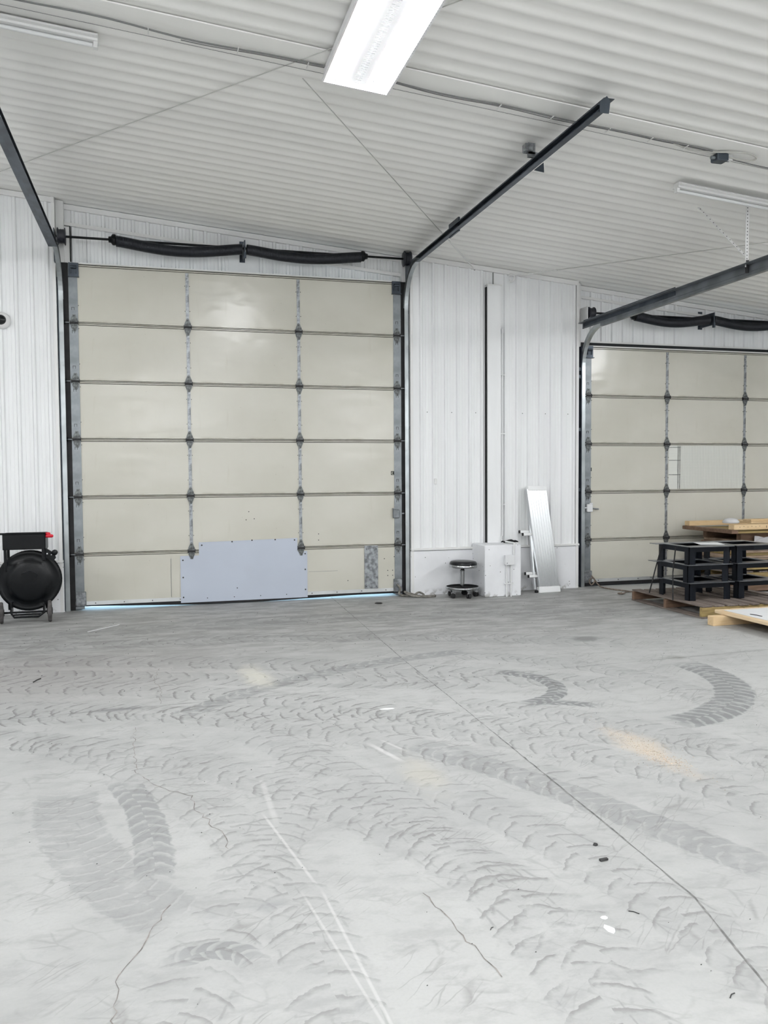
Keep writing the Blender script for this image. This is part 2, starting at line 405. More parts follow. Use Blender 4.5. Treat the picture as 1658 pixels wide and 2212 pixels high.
def zone_colour(N, zone, YS, G, S, o, wv, X, Y, n1, n2, b, fine, yb, c0):
    fill = None; line = None; c = c0
    inz = lambda y0, y1: (max(y0, y1) > YS - .35) if zone == 'far' else (min(y0, y1) < YS + .35)
    for (p1, p2, p3, hw, pitch, fs, ls) in TRACKS:
        if not (inz(min(p1[1], p3[1]), max(p1[1], p3[1]))): continue
        gn = N.n.new('ShaderNodeGroup'); gn.node_tree = G
        cx, cy, R, mid, half = circ(p1, p2, p3)
        for k, v in (('X', X), ('Y', Y), ('cx', cx), ('cy', cy), ('R', R), ('mid', mid), ('half', half), ('hw', hw), ('pitch', pitch), ('noise', n1), ('noise2', n2)): N.put(gn.inputs[k], v)
        f = N.m('MULTIPLY', gn.outputs[0], fs); l = N.m('MULTIPLY', gn.outputs[1], ls)
        fill = f if fill is None else N.m('MAXIMUM', fill, f); line = l if line is None else N.m('MAXIMUM', line, l)
    c = N.mix(N.m('MULTIPLY', N.ss(fine, .35, .8), .22), c, (.36, .36, .355))
    mo = N.noise(N.mapping(wv, (1, 2.2, 1), (0, 0, .25)), 5, 5, .68)[0]
    c = N.mix(N.m('MULTIPLY', N.ss(mo, .46, .68), .34), c, (.27, .27, .265))
    # dark scuffed area near the doors
    if zone == 'far':
      far = N.m('MULTIPLY', N.ss(yb[1], -3.6, -1.9), N.ss(N.noise(N.mapping(o, (.8, 2.6, 1)), 3.0, 5, .7)[0], .38, .62))
      c = N.mix(N.m('MULTIPLY', far, .60), c, (.20, .195, .185))
      br = N.m('MULTIPLY', N.ss(yb[0], 1.2, -1.0), N.m('MULTIPLY', N.ss(yb[1], -4.2, -3.2), N.ss(yb[1], -2.0, -2.7)))
      c = N.mix(N.m('MULTIPLY', br, .30), c, (.30, .265, .25))
    # wispy scuffs everywhere
    wc = N.mapping(wv, (1, 1, 1), (0, 0, .5))
    v = N.vor(N.mapping(wc, (7, 13, 1)), 1, 'DISTANCE_TO_EDGE')[0]
    wsp = N.m('MULTIPLY', N.ss(v, .07, .0), N.ss(N.noise(o, 4.0, 5, .65)[0], .47, .62))
    c = N.mix(N.m('MULTIPLY', wsp, .24), c, (.17, .165, .155))
    v2 = N.vor(N.mapping(N.mapping(wv, (1, 1, 1), (0, 0, -.7)), (3.5, 22, 1)), 1, 'DISTANCE_TO_EDGE')[0]
    wsp2 = N.m('MULTIPLY', N.ss(v2, .05, .0), N.ss(N.noise(o, 2.6, 5, .65)[0], .50, .62))
    c = N.mix(N.m('MULTIPLY', wsp2, .36), c, (.17, .16, .15))
    blot = N.ss(N.noise(wv, 8, 4, .6)[0], .60, .70)
    c = N.mix(N.m('MULTIPLY', blot, .18), c, (.30, .305, .31))
    c = N.mix(N.m('MULTIPLY', fill, .80), c, (.13, .135, .14))
    c = N.mix(N.m('MULTIPLY', line, .80 if zone == 'far' else .58), c, (.13, .125, .12))
    for (p, q, hw, st) in STREAKS:
        if not inz(p[1], q[1]): continue
        gn = N.n.new('ShaderNodeGroup'); gn.node_tree = S; L = math.dist(p, q)
        for k, v in (('X', yb[0]), ('Y', yb[1]), ('ax', p[0]), ('ay', p[1]), ('ux', (q[0] - p[0]) / L), ('uy', (q[1] - p[1]) / L), ('len', L), ('hw', hw)): N.put(gn.inputs[k], v)
        c = N.mix(N.m('MULTIPLY', gn.outputs[0], st), c, (.74, .74, .72))
    # sawdust and yellow dust stains
    def blob(cx, cy, sx, sy, rot):
        q = N.mapping(N.comb(N.m('SUBTRACT', X, cx), N.m('SUBTRACT', Y, cy)), (1 / sx, 1 / sy, 1))
        d = N.n.new('ShaderNodeVectorMath'); d.operation = 'LENGTH'
        rr = N.n.new('ShaderNodeVectorRotate'); rr.rotation_type = 'Z_AXIS'; N.l.new(N.comb(N.m('SUBTRACT', X, cx), N.m('SUBTRACT', Y, cy)), rr.inputs[0]); rr.inputs['Angle'].default_value = rot
        N.l.new(N.mapping(rr.outputs[0], (1 / sx, 1 / sy, 1)), d.inputs[0])
        return N.ss(N.m('ADD', d.outputs['Value'], N.m('MULTIPLY', N.m('SUBTRACT', b, .5), 2.2)), 1.0, .1)
    for (cx, cy, sx, sy, st, col) in ((2.43, -5.55, .14, .48, .75, (.62, .55, .46)), (3.56, -2.95, .16, .14, .7, (.16, .165, .16)), (1.52, -2.42, .12, .12, .6, (.17, .17, .17)), (3.88, -3.78, .13, .12, .6, (.19, .19, .17)), (-.25, -4.02, .22, .05, .6, (.19, .19, .2)), (.84, -3.70, .08, .10, .5, (.2, .2, .2)), (.35, -6.58, .08, .06, .35, (.2, .205, .215)), (1.22, -5.60, .16, .35, .30, (.66, .62, .50)), (.68, -3.40, .16, .45, .55, (.70, .68, .58))):
        if inz(cy - sy, cy + sy): c = N.mix(N.m('MULTIPLY', blob(cx, cy, sx, sy, 0), st), c, col)
    return c
FLOORM = floor_mat()
GROUNDM = mat('outside_ground', (.75, .78, .8), .8)

# ------------------------------------------------------------------ room shell
SL = 0.087
def cz(x): return 4.222 - SL * x
XL, XR, YF = -9.0, 11.5, -13.5
YH = 0.12                         # header plane over the doors
YW = -0.05                        # front of the wall sheets
D1 = (-0.85, 2.775, 3.66, 6)      # left door: x0, x1, height, sections
D2 = (5.161, 8.69, 3.005, 5)
floor = MB().add([(XL, YF, 0), (XR, YF, 0), (XR, 0.2, 0), (XL, 0.2, 0)], [(0, 1, 2, 3)]).build('floor', FLOORM); tag(floor, kind='structure')
g = MB().box((-40, 0.2, -.2), (50, 60, -.012)).build('ground', GROUNDM); tag(g, kind='structure')

def ribbon(pts, w, name, m, parent, jitter=0, z=.0012, step=.05):
    P = [Vector((p[0], p[1], 0)) for p in pts]; Q = [P[0]]
    for a, b in zip(P, P[1:]):
        n = max(1, int((b - a).length / step))
        for i in range(1, n + 1):
            q = a.lerp(b, i / n)
            if jitter and i < n: q += Vector((random.uniform(-jitter, jitter), random.uniform(-jitter, jitter), 0))
            Q.append(q)
    vs = []; n = len(Q)
    for i, q in enumerate(Q):
        d = (Q[min(i + 1, n - 1)] - Q[max(i - 1, 0)]).normalized(); k = Vector((-d.y, d.x, 0)) * w * (.5 if not jitter else random.uniform(.2, .8))
        vs += [q + k + Vector((0, 0, z)), q - k + Vector((0, 0, z))]
    return MB().add(vs, [(2 * i, 2 * i + 1, 2 * i + 3, 2 * i + 2) for i in range(n - 1)]).build(name, m, parent, kind=None)
CRACK = mat('crack_shadow', (.25, .23, .215), .9, var=.4, vscale=25)
JOINT = mat('joint_fill', (.20, .20, .195), .9, var=.4, vscale=25)
ribbon([(1.94, .1), (1.81, -3.25), (1.78, -4.62), (1.74, -6.34), (1.72, -6.94), (1.61, -7.41), (1.5, -8.6)], .0055, 'control_joint', JOINT, floor, .0015)
ribbon([(-4, -4.16), (-.91, -4.06), (.15, -4.02), (1.20, -3.99), (2.41, -3.89), (5, -3.75)], .004, 'control_joint', JOINT, floor, .001)
for pts, wd in (([(-.0, -3.01), (-.05, -3.36), (.01, -3.63), (0, -3.98)], .0035), ([(-.14, -4.45), (-.14, -4.84), (-.12, -5.2), (-.04, -5.37), (.06, -5.49), (.13, -5.56), (.13, -5.7), (.21, -5.94), (.24, -6.04), (.24, -6.14)], .003),
            ([(.02, -6.50), (-.01, -6.56), (-.06, -6.71), (-.09, -6.78), (-.13, -6.86), (-.13, -6.97), (-.145, -7.3)], .003), ([(.85, -6.66), (.89, -6.94), (.92, -7.17)], .003)):
    ribbon(pts, wd, 'floor_crack', CRACK, floor, .011, step=.03)

# ceiling: ribbed sheets, ribs along x
def ceiling():
    prof = []; pitch = .155; y = YF
    while y < .15:
        prof += [(y, 0), (y + .045, 0), (y + .072, -.006), (y + .088, -.012), (y + .112, -.012), (y + .128, -.006)]; y += pitch
    vs = []
    for x in (XL, XR):
        for yy, d in prof: vs.append((x, yy, cz(x) + d + .008))
    n = len(prof)
    return MB().add(vs, [(i, i + 1, n + i + 1, n + i) for i in range(n - 1)]).build('ceiling', CEILM)
ceil_o = ceiling(); ceil_o.data.polygons.foreach_set('use_smooth', [True] * len(ceil_o.data.polygons)); tag(ceil_o, kind='structure')
rb = MB().box((XL, YF, 0), (XR, .3, .05))
for i, (x, y, z) in enumerate(rb.v): rb.v[i] = (x, y, cz(x) + .03 + z)
tag(rb.build('roof_deck', CEILM), kind='structure')
def strip_on_ceiling(name, x0, x1, y0, y1, t, m, off=.0):
    mb = MB(); a = cz(x0) - off; b = cz(x1) - off
    mb.add([(x0, y0, a), (x1, y0, b), (x1, y1, b), (x0, y1, a), (x0, y0, a - t), (x1, y0, b - t), (x1, y1, b - t), (x0, y1, a - t)],
           [(0, 1, 2, 3), (4, 7, 6, 5), (0, 4, 5, 1), (1, 5, 6, 2), (2, 6, 7, 3), (3, 7, 4, 0)])
    return mb.build(name, m)
tag(strip_on_ceiling('trim_1', XL, XR, -4.02, -3.74, .009, CEILM), kind='structure')

# corrugated wall sheet facing -y
def siding(x0, x1, z0, ztop, yf, pitch=.152, start=None, flat=()):
    """ribs of .022 proud of the sheet; ztop is a function of x"""
    pts = [(x0, 0)]; x = x0 + .06 if start is None else start
    while x < x1 - .03:
        if not any(a < x < b for a, b in flat):
            for dx, d in ((-.023, 0), (-.012, -.022), (.012, -.022), (.023, 0)):
                if x0 < x + dx < x1: pts.append((x + dx, d))
            for dx, d in ((.052, 0), (.057, -.003), (.062, 0), (.090, 0), (.095, -.003), (.100, 0)):
                if x0 < x + dx < x1: pts.append((x + dx, d))
        x += pitch
    pts.append((x1, 0))
    vs = [(px, yf + d, z0) for px, d in pts] + [(px, yf + d, ztop(px)) for px, d in pts]; n = len(pts)
    return MB().add(vs, [(i, i + 1, n + i + 1, n + i) for i in range(n - 1)])
wall = thing('wall_back', kind='structure')
siding(XL, -.965, .52, lambda x: cz(x), YW, start=XL + .05).build('siding', WHITE, wall)
siding(2.872, 5.035, .535, lambda x: cz(x), YW, start=3.005, flat=((3.80, 4.0),)).build('siding', WHITE, wall)
siding(-.965, 2.872, 3.60, lambda x: cz(x), YH, start=-.80, flat=((.80, 1.08),)).build('header_siding', WHITE, wall)
siding(5.035, 8.80, 3.06, lambda x: cz(x), YH, start=5.16, flat=((6.62, 6.95),)).build('header_siding', WHITE, wall)
siding(8.80, XR, 0, lambda x: cz(x), YW).build('siding', WHITE, wall)
def slab(x0, x1, z0, y0, y1, m, name, ztop=None):
    mb = MB(); za = cz(x0) if ztop is None else ztop; zb = cz(x1) if ztop is None else ztop
    mb.add([(x0, y0, z0), (x1, y0, z0), (x1, y1, z0), (x0, y1, z0), (x0, y0, za), (x1, y0, zb), (x1, y1, zb), (x0, y1, za)],
           [(0, 3, 2, 1), (4, 5, 6, 7), (0, 1, 5, 4), (1, 2, 6, 5), (2, 3, 7, 6), (3, 0, 4, 7)])
    return mb.build(name, m, wall)
slab(XL, -.965, 0, -.045, .2, TRIM, 'wall_core'); slab(2.872, 5.035, 0, -.045, .2, TRIM, 'wall_core'); slab(8.80, XR, 0, -.045, .2, TRIM, 'wall_core')
slab(-.965, 2.872, 3.60, .125, .2, TRIM, 'wall_core'); slab(5.035, 8.80, 3.06, .125, .2, TRIM, 'wall_core')
# concrete curb and its cap
for x0, x1, zt in ((XL, -.955, .52), (2.862, 5.045, .525)):
    slab(x0, x1, 0, -.075, -.045, PIT, 'concrete_curb', ztop=zt)
    slab(x0, x1, zt + .006, -.095, -.045, TRIM, 'ledge_trim', ztop=zt + .03); slab(x0, x1, zt, -.078, -.045, RUBBER, 'ledge_gap', ztop=zt + .006)
# header black gaps and sloping trims
slab(-.965, 2.872, 3.585, .07, .2, TRIM, 'head_trim', ztop=3.605)
slab(5.035, 8.80, 3.00, .075, .2, RUBBER, 'head_seal', ztop=3.062)
slab(5.035, 8.80, 3.062, .09, .2, TRIM, 'head_trim', ztop=3.085)
def sloped(x0, x1, z0, z1, h, y0, y1, name, m=TRIM):
    mb = MB(); mb.add([(x0, y0, z0), (x1, y0, z1), (x1, y1, z1), (x0, y1, z0), (x0, y0, z0 + h), (x1, y0, z1 + h), (x1, y1, z1 + h), (x0, y1, z0 + h)],
                      [(0, 3, 2, 1), (4, 5, 6, 7), (0, 1, 5, 4), (1, 2, 6, 5), (2, 3, 7, 6), (3, 0, 4, 7)])
    o = mb.build(name, m, wall); return o
sloped(-.965, 2.872, 4.075, 3.735, .035, YH - .045, YH, 'sloping_girt')
sloped(5.035, 8.80, 3.62 - .0, 3.62 - SL * 3.765, .03, YH - .04, YH, 'sloping_girt')
for x0, x1, yy in ((XL, -.965, YW - .022), (2.872, 5.035, YW - .022), (-.965, 2.872, YH - .022), (5.035, 8.80, YH - .022)):
    sloped(x0, x1, cz(x0) - .062, cz(x1) - .062, .052, yy - .014, yy + .022, 'eave_trim')
# corner trims at the door recesses
for x0, x1 in ((-.995, -.962), (2.868, 2.90), (5.005, 5.038)):
    slab(x0, x1, .0, YW - .03, -.03, TRIM, 'corner_trim')
slab(-.962, -.885, 0, .02, .2, TRIM, 'jamb'); slab(2.80, 2.869, 0, .02, .2, TRIM, 'jamb'); slab(5.039, 5.115, 0, .02, .2, TRIM, 'jamb')
slab(-.885, -.79, 0, .056, .2, RUBBER, 'door_stop', ztop=3.60); slab(2.715, 2.80, 0, .056, .2, RUBBER, 'door_stop', ztop=3.60); slab(5.115, 5.22, 0, .056, .2, RUBBER, 'door_stop', ztop=3.0)
slab(-.945, -.852, 0, -.002, .02, RUBBER, 'side_gap_dark', ztop=3.66); slab(2.777, 2.853, 0, -.002, .02, RUBBER, 'side_gap_dark', ztop=3.66); slab(5.10, 5.159, 0, -.002, .02, RUBBER, 'side_gap_dark', ztop=2.80)  # near-black strips stand in for the dark gap between track and door edge
slab(-.925, -.835, 3.66, .085, .12, TRIM, 'flat_board', ztop=4.055)
slab(-.935, -.925, 3.66, .08, .12, RUBBER, 'board_gap', ztop=4.06)
slab(-.835, -.825, 3.66, .08, .12, RUBBER, 'board_gap', ztop=4.06)
# screws in the sheets
sc_ = MB()
for k in range(7): sc_.cyl((3.08 + k * .304, YW - .004, 2.155), (3.08 + k * .304, YW + .003, 2.155), .006, 6)
sc_.build('sheet_screws', GREYP, wall, kind='stuff')
# other walls
tag(MB().box((XL - .1, YF, 0), (XL, .2, 5.1)).build('wall_left', WHITE), kind='structure')
tag(MB().box((XR, YF, 0), (XR + .1, .2, 3.4)).build('wall_right', WHITE), kind='structure')
fw = MB().box((XL, YF - .1, 0), (XR, YF, 3.2)); 
for i, (x, y, z) in enumerate(fw.v): fw.v[i] = (x, y, z if z < 1 else cz(x) + .05)
tag(fw.build('wall_front', WHITE), kind='structure')
# flat column cover and the concrete block under it
col = MB().box((3.815, -.115, .60), (3.985, -.052, 3.66)); cc = thing('trim_2', kind='structure')
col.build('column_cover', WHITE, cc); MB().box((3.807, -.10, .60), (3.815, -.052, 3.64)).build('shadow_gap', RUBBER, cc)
MB().box((3.805, -.125, 3.655), (3.995, -.052, 3.668)).build('cover_cap', TRIM, cc)
MB().box((3.905, -.07, 3.668), (3.911, -.052, 3.86)).build('cover_seam', GREYP, cc)
blk = MB().bbox((3.63, -.475, 0), (4.085, -.075, .60), .008).build('concrete_block', PIT)
tag(blk, 'white painted concrete pier block projecting from the wall under the flat column cover', 'block')

# ------------------------------------------------------------------ overhead doors
GROOVE = mat('grimy_groove', (.035, .03, .022), .8, var=.6, vscale=3)
def section_mesh(W, H, bottom=False):
    prof = [(0, .004), (.003, 0), (H - .036, 0), (H - .0355, .012), (H - .0295, .012), (H - .029, -.002), (H - .019, -.002), (H - .0185, .012), (H - .0125, .012), (H - .012, .0), (H - .006, .0), (H - .0055, .012), (H - .0005, .012), (H - .0004, .048), (0, .048)]
    if bottom: prof = [(.05, .004), (.053, 0)] + prof[2:-1] + [(.05, .048)]
    n = len(prof); seg = 1
    vs = [(x, d, z) for x in (0, W) for z, d in prof]
    mb = MB(); q = lambda i: (i, (i + 1) % n, n + (i + 1) % n, n + i)
    dark = [i for i in range(n) if prof[i][1] == .012 and prof[(i + 1) % n][1] == .012]
    mb.add(vs, [q(i) for i in range(n) if i not in dark] + [tuple(range(n)), tuple(range(2 * n - 1, n - 1, -1))]).add(vs, [q(i) for i in dark], 1)
    return mesh_only(mb, 'door_section', [DOORM, GROOVE])
def hinge_mesh():
    mb = MB()
    for s in (1, -1):
        mb.prism([(-.036, s * .008), (.036, s * .008), (.034, s * .035), (.014, s * .088), (-.014, s * .088), (-.034, s * .035)], -.012, -.004)
        for x in (-.02, .02): mb.cyl((x, -.017, s * .026), (x, -.011, s * .026), .005, 6, 1)
        mb.cyl((0, -.017, s * .075), (0, -.011, s * .075), .005, 6, 1)
    mb.cyl((-.042, -.018, 0), (.042, -.018, 0), .011, 10, 1)
    mb.box((-.042, -.02, -.02), (-.036, -.002, .022), 1); mb.box((.036, -.02, -.02), (.042, -.002, .022), 1)
    return mesh_only(mb, 'hinge', [HINGE, SCREW])
HM = hinge_mesh()
def stile_mesh(w, H, m, screws=True):
    mb = MB().box((-w / 2, -.004, .015), (w / 2, .0, H - .04), 0)
    for z in (.08, .16, H - .18, H - .10):
        for x in ((-w * .5 - .008, w * .5 + .008) if z in (.16, H - .18) else (0,)): mb.cyl((x, -.007, z), (x, -.001, z), .0045, 6, 1)
    return mesh_only(mb, 'stile', [m, SCREW])
def end_stile_mesh(H):
    mb = MB().box((-.045, -.005, .012), (.045, .0, H - .014), 0)
    for z in (.12, H - .12):
        mb.box((-.018, -.008, z), (-.014, -.005, z + .03), 1); mb.box((.006, -.008, z), (.01, -.005, z + .03), 1); mb.box((-.018, -.008, z + .027), (.01, -.005, z + .031), 1)
        mb.cyl((.05, -.006, z + .05), (.05, -.001, z + .05), .0045, 6, 1)
    return mesh_only(mb, 'end_stile', [STEEL, SCREW])
def roller_mesh(s):
    mb = MB().cyl((0, -.022, 0), (s * .075, -.022, 0), .0065, 8, 0).cyl((s * .055, -.022, 0), (s * .075, -.022, 0), .022, 14, 1)
    return mesh_only(mb, 'roller', [STEEL, BLACK])
def overhead_door(name, x0, x1, H, n, xs, gap):
    d = thing(name, kind='structure', loc=(x0, 0, 0)); W = x1 - x0; h = H / n
    sm = section_mesh(W, h); sb = section_mesh(W, h, True)
    stm = stile_mesh(.034, h, SPANGLE); esm = end_stile_mesh(h)
    rl, rr = roller_mesh(-1), roller_mesh(1)
    for k in range(n):
        sec = piece(sb if k == 0 else sm, 'door_section', d, (0, 0, k * h))
        for x in xs:
            piece(stm, 'stile', sec, (x - x0, 0, 0))
        piece(esm, 'end_stile', sec, (.045, 0, 0)); piece(esm, 'end_stile', sec, (W - .045, 0, 0))
        if k:
            for x in [x0 + .05] + list(xs) + [x1 - .05]: piece(HM, 'hinge', d, (x - x0, 0, k * h - .012))
            piece(rl, 'roller', d, (0.02, 0, k * h - .012)); piece(rr, 'roller', d, (W - .02, 0, k * h - .012))
    # top brackets and bottom corner plates
    for x in (.055, W - .055):
        b = MB().box((x - .05, -.02, H - .14), (x + .05, 0, H)).box((x - .055, -.045, H - .15), (x + .055, -.0, H - .142)).cyl((x - .03, -.035, H - .05), (x + .03, -.035, H - .05), .014, 8)
        b.box((x - .03, -.035, H - .11), (x - .022, -.02, H - .03)).box((x + .022, -.035, H - .11), (x + .03, -.02, H - .03))
        for i, v in enumerate(b.v): b.v[i] = (v[0] + x0, v[1], v[2])
        b.build('top_bracket', STEELD, d)
        c = MB().bbox((x0 + x - .052, -.018, .045), (x0 + x + .052, -.003, .20), .004)
        c.build('bottom_bracket', SPANGLE, d)
    # top rail line
    MB().box((x0, -.004, H - .004), (x1, .05, H + .008)).build('top_rail', TRIM, d)
    MB().box((x0, -.004, H - .016), (x1, .0, H - .011)).build('rail_groove', SCREW, d)
    # bottom retainer and seal
    MB().box((x0, -.006, .052), (x1, .0, .092)).build('bottom_retainer', ALU, d)
    r = MB()
    for k in range(12): r.cyl((x0 + .2 + k * (W - .4) / 11, -.011, .072), (x0 + .2 + k * (W - .4) / 11, -.005, .072), .006, 6)
    r.build('retainer_screws', SCREW, d, kind='stuff')
    mb = MB(); N = 40; vs = []
    for i in range(N + 1):
        x = x0 + W * i / N; b = gap(x)
        vs += [(x, -.010, .052), (x, -.006, b + .004), (x, .01, b), (x, .034, b + .004), (x, .04, .052)]
    mb.add(vs, [(5 * i + j, 5 * i + (j + 1) % 5, 5 * i + 5 + (j + 1) % 5, 5 * i + 5 + j) for i in range(N) for j in range(5)] + [(0, 1, 2, 3, 4), tuple(5 * N + k for k in range(5))])
    mb.build('bottom_seal', RUBBER, d)
    return d
def gap1(x):
    if x < .45: return .036 * max(0, min(1, (.45 - x) / 1.1)) + .001
    if x > 1.1: return .026 * min(1, (x - 1.1) / 1.1) + .001
    return .001
d1 = overhead_door('door_1', *D1, (.36, 1.575), gap1)
d2 = overhead_door('door_2', *D2, (6.337, 7.514), lambda x: .001)
# patch plate on door 1
pp = MB().prism([(.237, .030), (1.645, .030), (1.645, .562), (1.533, .562), (1.533, .712), (.438, .692), (.438, .548), (.237, .548)], -.010, -.0065).build('patch_plate', PATCH, d1, label='pale blue-grey repair plate')
ps = MB()
for x, z in ((.265, .50), (.265, .31), (.265, .09), (.47, .66), (.80, .69), (1.02, .70), (1.28, .70), (1.50, .69), (1.62, .53), (1.62, .35), (1.62, .12), (.85, .17)):
    ps.cyl((x, -.016, z), (x, -.010, z), .0085 if (x, z) != (.85, .17) else .006, 8)
ps.build('plate_screws', SCREW, pp, kind='stuff')
zs = MB().box((2.318, -.010, .095), (2.48, -.005, .60)); zs.build('zinc_strip', SPANGLE, d1, label='bare galvanised repair strip')
zc = MB()
for x, z in ((2.34, .56), (2.46, .56), (2.34, .12), (2.46, .12)): zc.cyl((x, -.014, z), (x, -.010, z), .006, 6)
for x, z in ((2.60, .30), (2.66, .30), (2.60, .24), (2.66, .24), (.99, 1.02), (.96, .93), (1.05, .94), (2.56, .44), (2.68, .46), (1.78, .75), (1.78, .68), (2.12, .20)): zc.cyl((x, -.003, z), (x, .002, z), .006, 6)
zc.build('screw_holes', SCREW, d1, kind='stuff')
MB().box((.135, -.003, .10), (.14, .001, .52)).box((1.66, -.002, .318), (2.0, .001, .321)).build('scratches', GREYP, d1, kind='stuff')
# dark maker's stickers: pale letter and a small triangle mark
def sticker(x, z, d):
    s = MB().box((x - .034, -.003, z - .022), (x + .034, .0, z + .022)).build('sticker', BLACK, d, label='small black sticker with pale marks')
    m = MB().box((x - .026, -.0042, z - .014), (x - .019, -.003, z + .013)).box((x - .019, -.0042, z - .014), (x - .004, -.003, z - .010)).box((x - .019, -.0042, z + .008), (x - .006, -.003, z + .012))
    m.build('pale_letter', PALE, s)
    MB().prism([(x + .002, -.002 + z), (x + .028, -.002 + z), (x + .024, z + .002), (x + .015, z + .012), (x + .006, z + .002)], -.0042, -.003).build('grey_mark', GREYP, s)
sticker(2.681 + .0, 1.442, d1); sticker(5.224 + .005, 1.473, d2)
# side locks
def lock(x, z, d, s):
    b = MB().bbox((x - .04, -.038, z - .05), (x + .04, -.006, z + .05), .006).box((x - .04 if s > 0 else x + .0, -.03, z + .05), (x if s > 0 else x + .04, -.008, z + .065))
    b.box((x + s * .04, -.026, z - .004), (x + s * .10, -.014, z + .01)).build('lock_box', STEEL if s > 0 else BOXM, d)
lock(2.70, .965, d1, 1); lock(5.225, .99, d2, -1)
MB().cyl((5.265, -.025, .985), (5.345, -.03, .975), .008, 8).cyl((5.335, -.045, .975), (5.335, -.015, .975), .010, 8).build('lock_handle', STEEL, d2)
# paler panel with fine grid lines over one panel of door 2
mz0, mz1, mx0, mx1 = 1.215, 1.772, 6.365, 7.490
ms = MB().box((mx0, -.005, mz0), (mx1, -.0015, mz1)).build('pale_panel', mat('pale_panel', (.80, .81, .76), .35), d2, label='paler panel behind fine grid lines')
mw = MB(); WG = .0008
for i in range(29): z = mz0 + (mz1 - mz0) * i / 28; mw.box((mx0, -.008, z - WG), (mx1, -.0055, z + WG))
for i in range(41): x = 6.53 + (mx1 - 6.53) * i / 40; mw.box((x - WG, -.0095, mz0), (x + WG, -.008, mz1))
mw.build('fine_grid', mat('grid_line', (.55, .56, .52), .5, .1), ms, kind='stuff')
mf = MB()
for z in (mz1 - .02, mz0 + .37, mz0 + .185): mf.box((mx0, -.012, z - .003), (6.54, -.0095, z + .003))
for x in (6.503, 6.53): mf.box((x - .003, -.012, mz0), (x + .003, -.0095, mz1))
mf.build('grid_border', HINGE, ms)

# ------------------------------------------------------------------ tracks
GREYS = mat('grey_track_steel', (.17, .185, .20), .4, .6, var=.2, vscale=5)
def door_track(label, X, s, zh, H, yend, curve_r, angle_iron_back=False, gapx=0.0):
    """s=+1: track on the right of its door (channel opens to -x)"""
    t = thing('door_track', label, 'track', (X, -.022, 0))
    prof = [(0, -.026), (-s * .045, -.026), (-s * .045, -.021), (-s * .004, -.021), (-s * .004, .021), (-s * .045, .021), (-s * .045, .026), (0, .026)]
    A = Vector((1, 0, 0))
    path = []; fr = []
    zc = zh - curve_r; yc = -.022 - curve_r
    path += [(X, -.022, 0), (X, -.022, zc)]; fr += [(A, Vector((0, 1, 0)))] * 2
    v = MB().sweep(path, fr, prof).build('vertical_track', TRACKM, t)
    path = []; fr = []
    for i in range(15):
        a = PI / 2 * i / 14; path.append((X, yc + curve_r * math.cos(a), zc + curve_r * math.sin(a))); fr.append((A, Vector((0, math.cos(a), math.sin(a)))))
    MB().sweep(path, fr, prof).build('curved_track', TRACKM, t)
    MB().sweep([(X, yc, zh), (X, yend, zh)], [(A, Vector((0, 0, 1)))] * 2, prof).build('horizontal_track', GREYS if angle_iron_back else STEELD, t)
    # stiffening angle above the horizontal run
    y0 = yc + curve_r * .8 if not angle_iron_back else -.06
    L = [(s * .001, .0), (s * .001, .066), (s * .078, .066), (s * .078, .061), (s * .005, .061), (s * .005, .0)]
    MB().sweep([(X, y0, zh + .005), (X, yend, zh + .005)], [(A, Vector((0, 0, 1)))] * 2, L).build('stiffening_angle', GREYS if angle_iron_back else STEELD, t)
    # end stop plate
    MB().prism([(X - .03, zh - .03), (X + .035, zh - .03), (X + .045, zh + .05), (X + .02, zh + .08), (X - .03, zh + .045)], yend - .006, yend).build('end_plate', STEELD, t)
    # wall angle beside the vertical track
    MB().box((X + (.002 if s > 0 else -.007), -.045, 0), (X + (.007 if s > 0 else -.002), .02, zc + .25)).box((X + min(s * .002, s * .045), .012, 0), (X + max(s * .002, s * .045), .018, zc + .25)).build('wall_angle', STEELD, t)
    for z in (.5, 1.2, 1.95, 2.6, zc - .05):
        b = MB().box((X + min(0, s * .05), -.03, z), (X + max(0, s * .05), -.024, z + .04)); b.cyl((X + s * .03, -.04, z + .02), (X + s * .03, -.02, z + .02), .008, 6)
        b.build('track_bracket', STEELD, t)
    return t
tL = door_track('dark steel door track along the left side of the large left door, curving overhead', -.945, -1, 3.72, 3.66, -4.6, .46)
tR = door_track('long dark overhead door track between the two doors, ending in mid-air under the ceiling', 2.853, 1, 3.80, 3.66, -4.38, .46)
t2 = door_track('grey steel door track of the right door with white perforated hanger', 5.10, -1, 3.195, 3.005, -4.6, .45, True)
# white galvanised hangers
def perforated(a, b, wv, name, parent, m=TRIM, n=14):
    a, b = Vector(a), Vector(b); d = b - a; wv = Vector(wv); t = d.cross(wv).normalized() * .002
    mb = MB(); q = [a - wv / 2, a + wv / 2, b + wv / 2, b - wv / 2]
    mb.add([p - t for p in q] + [p + t for p in q], [(0, 1, 2, 3), (7, 6, 5, 4), (0, 4, 5, 1), (1, 5, 6, 2), (2, 6, 7, 3), (3, 7, 4, 0)])
    for i in range(n):
        c = a + d * ((i + .5) / n); sgn = -1 if t.y > 0 else 1
        mb.cyl(c - t * 1.4, c + t * 1.4, .005, 6, 1)
    return mb.build(name, [m, SCREW], parent)
perforated((5.07, -3.02, 3.24), (5.07, -3.02, cz(5.07) - .01), (.034, 0, 0), 'hanger', t2, n=18)
perforated((5.05, -3.02, 3.34), (4.73, -2.80, cz(4.73) - .01), (.028, 0, .0), 'hanger_brace', t2, n=14)
MB().box((5.062, -3.03, 3.19), (5.086, -3.01, 3.30)).build('hanger_bolt', SCREW, t2)
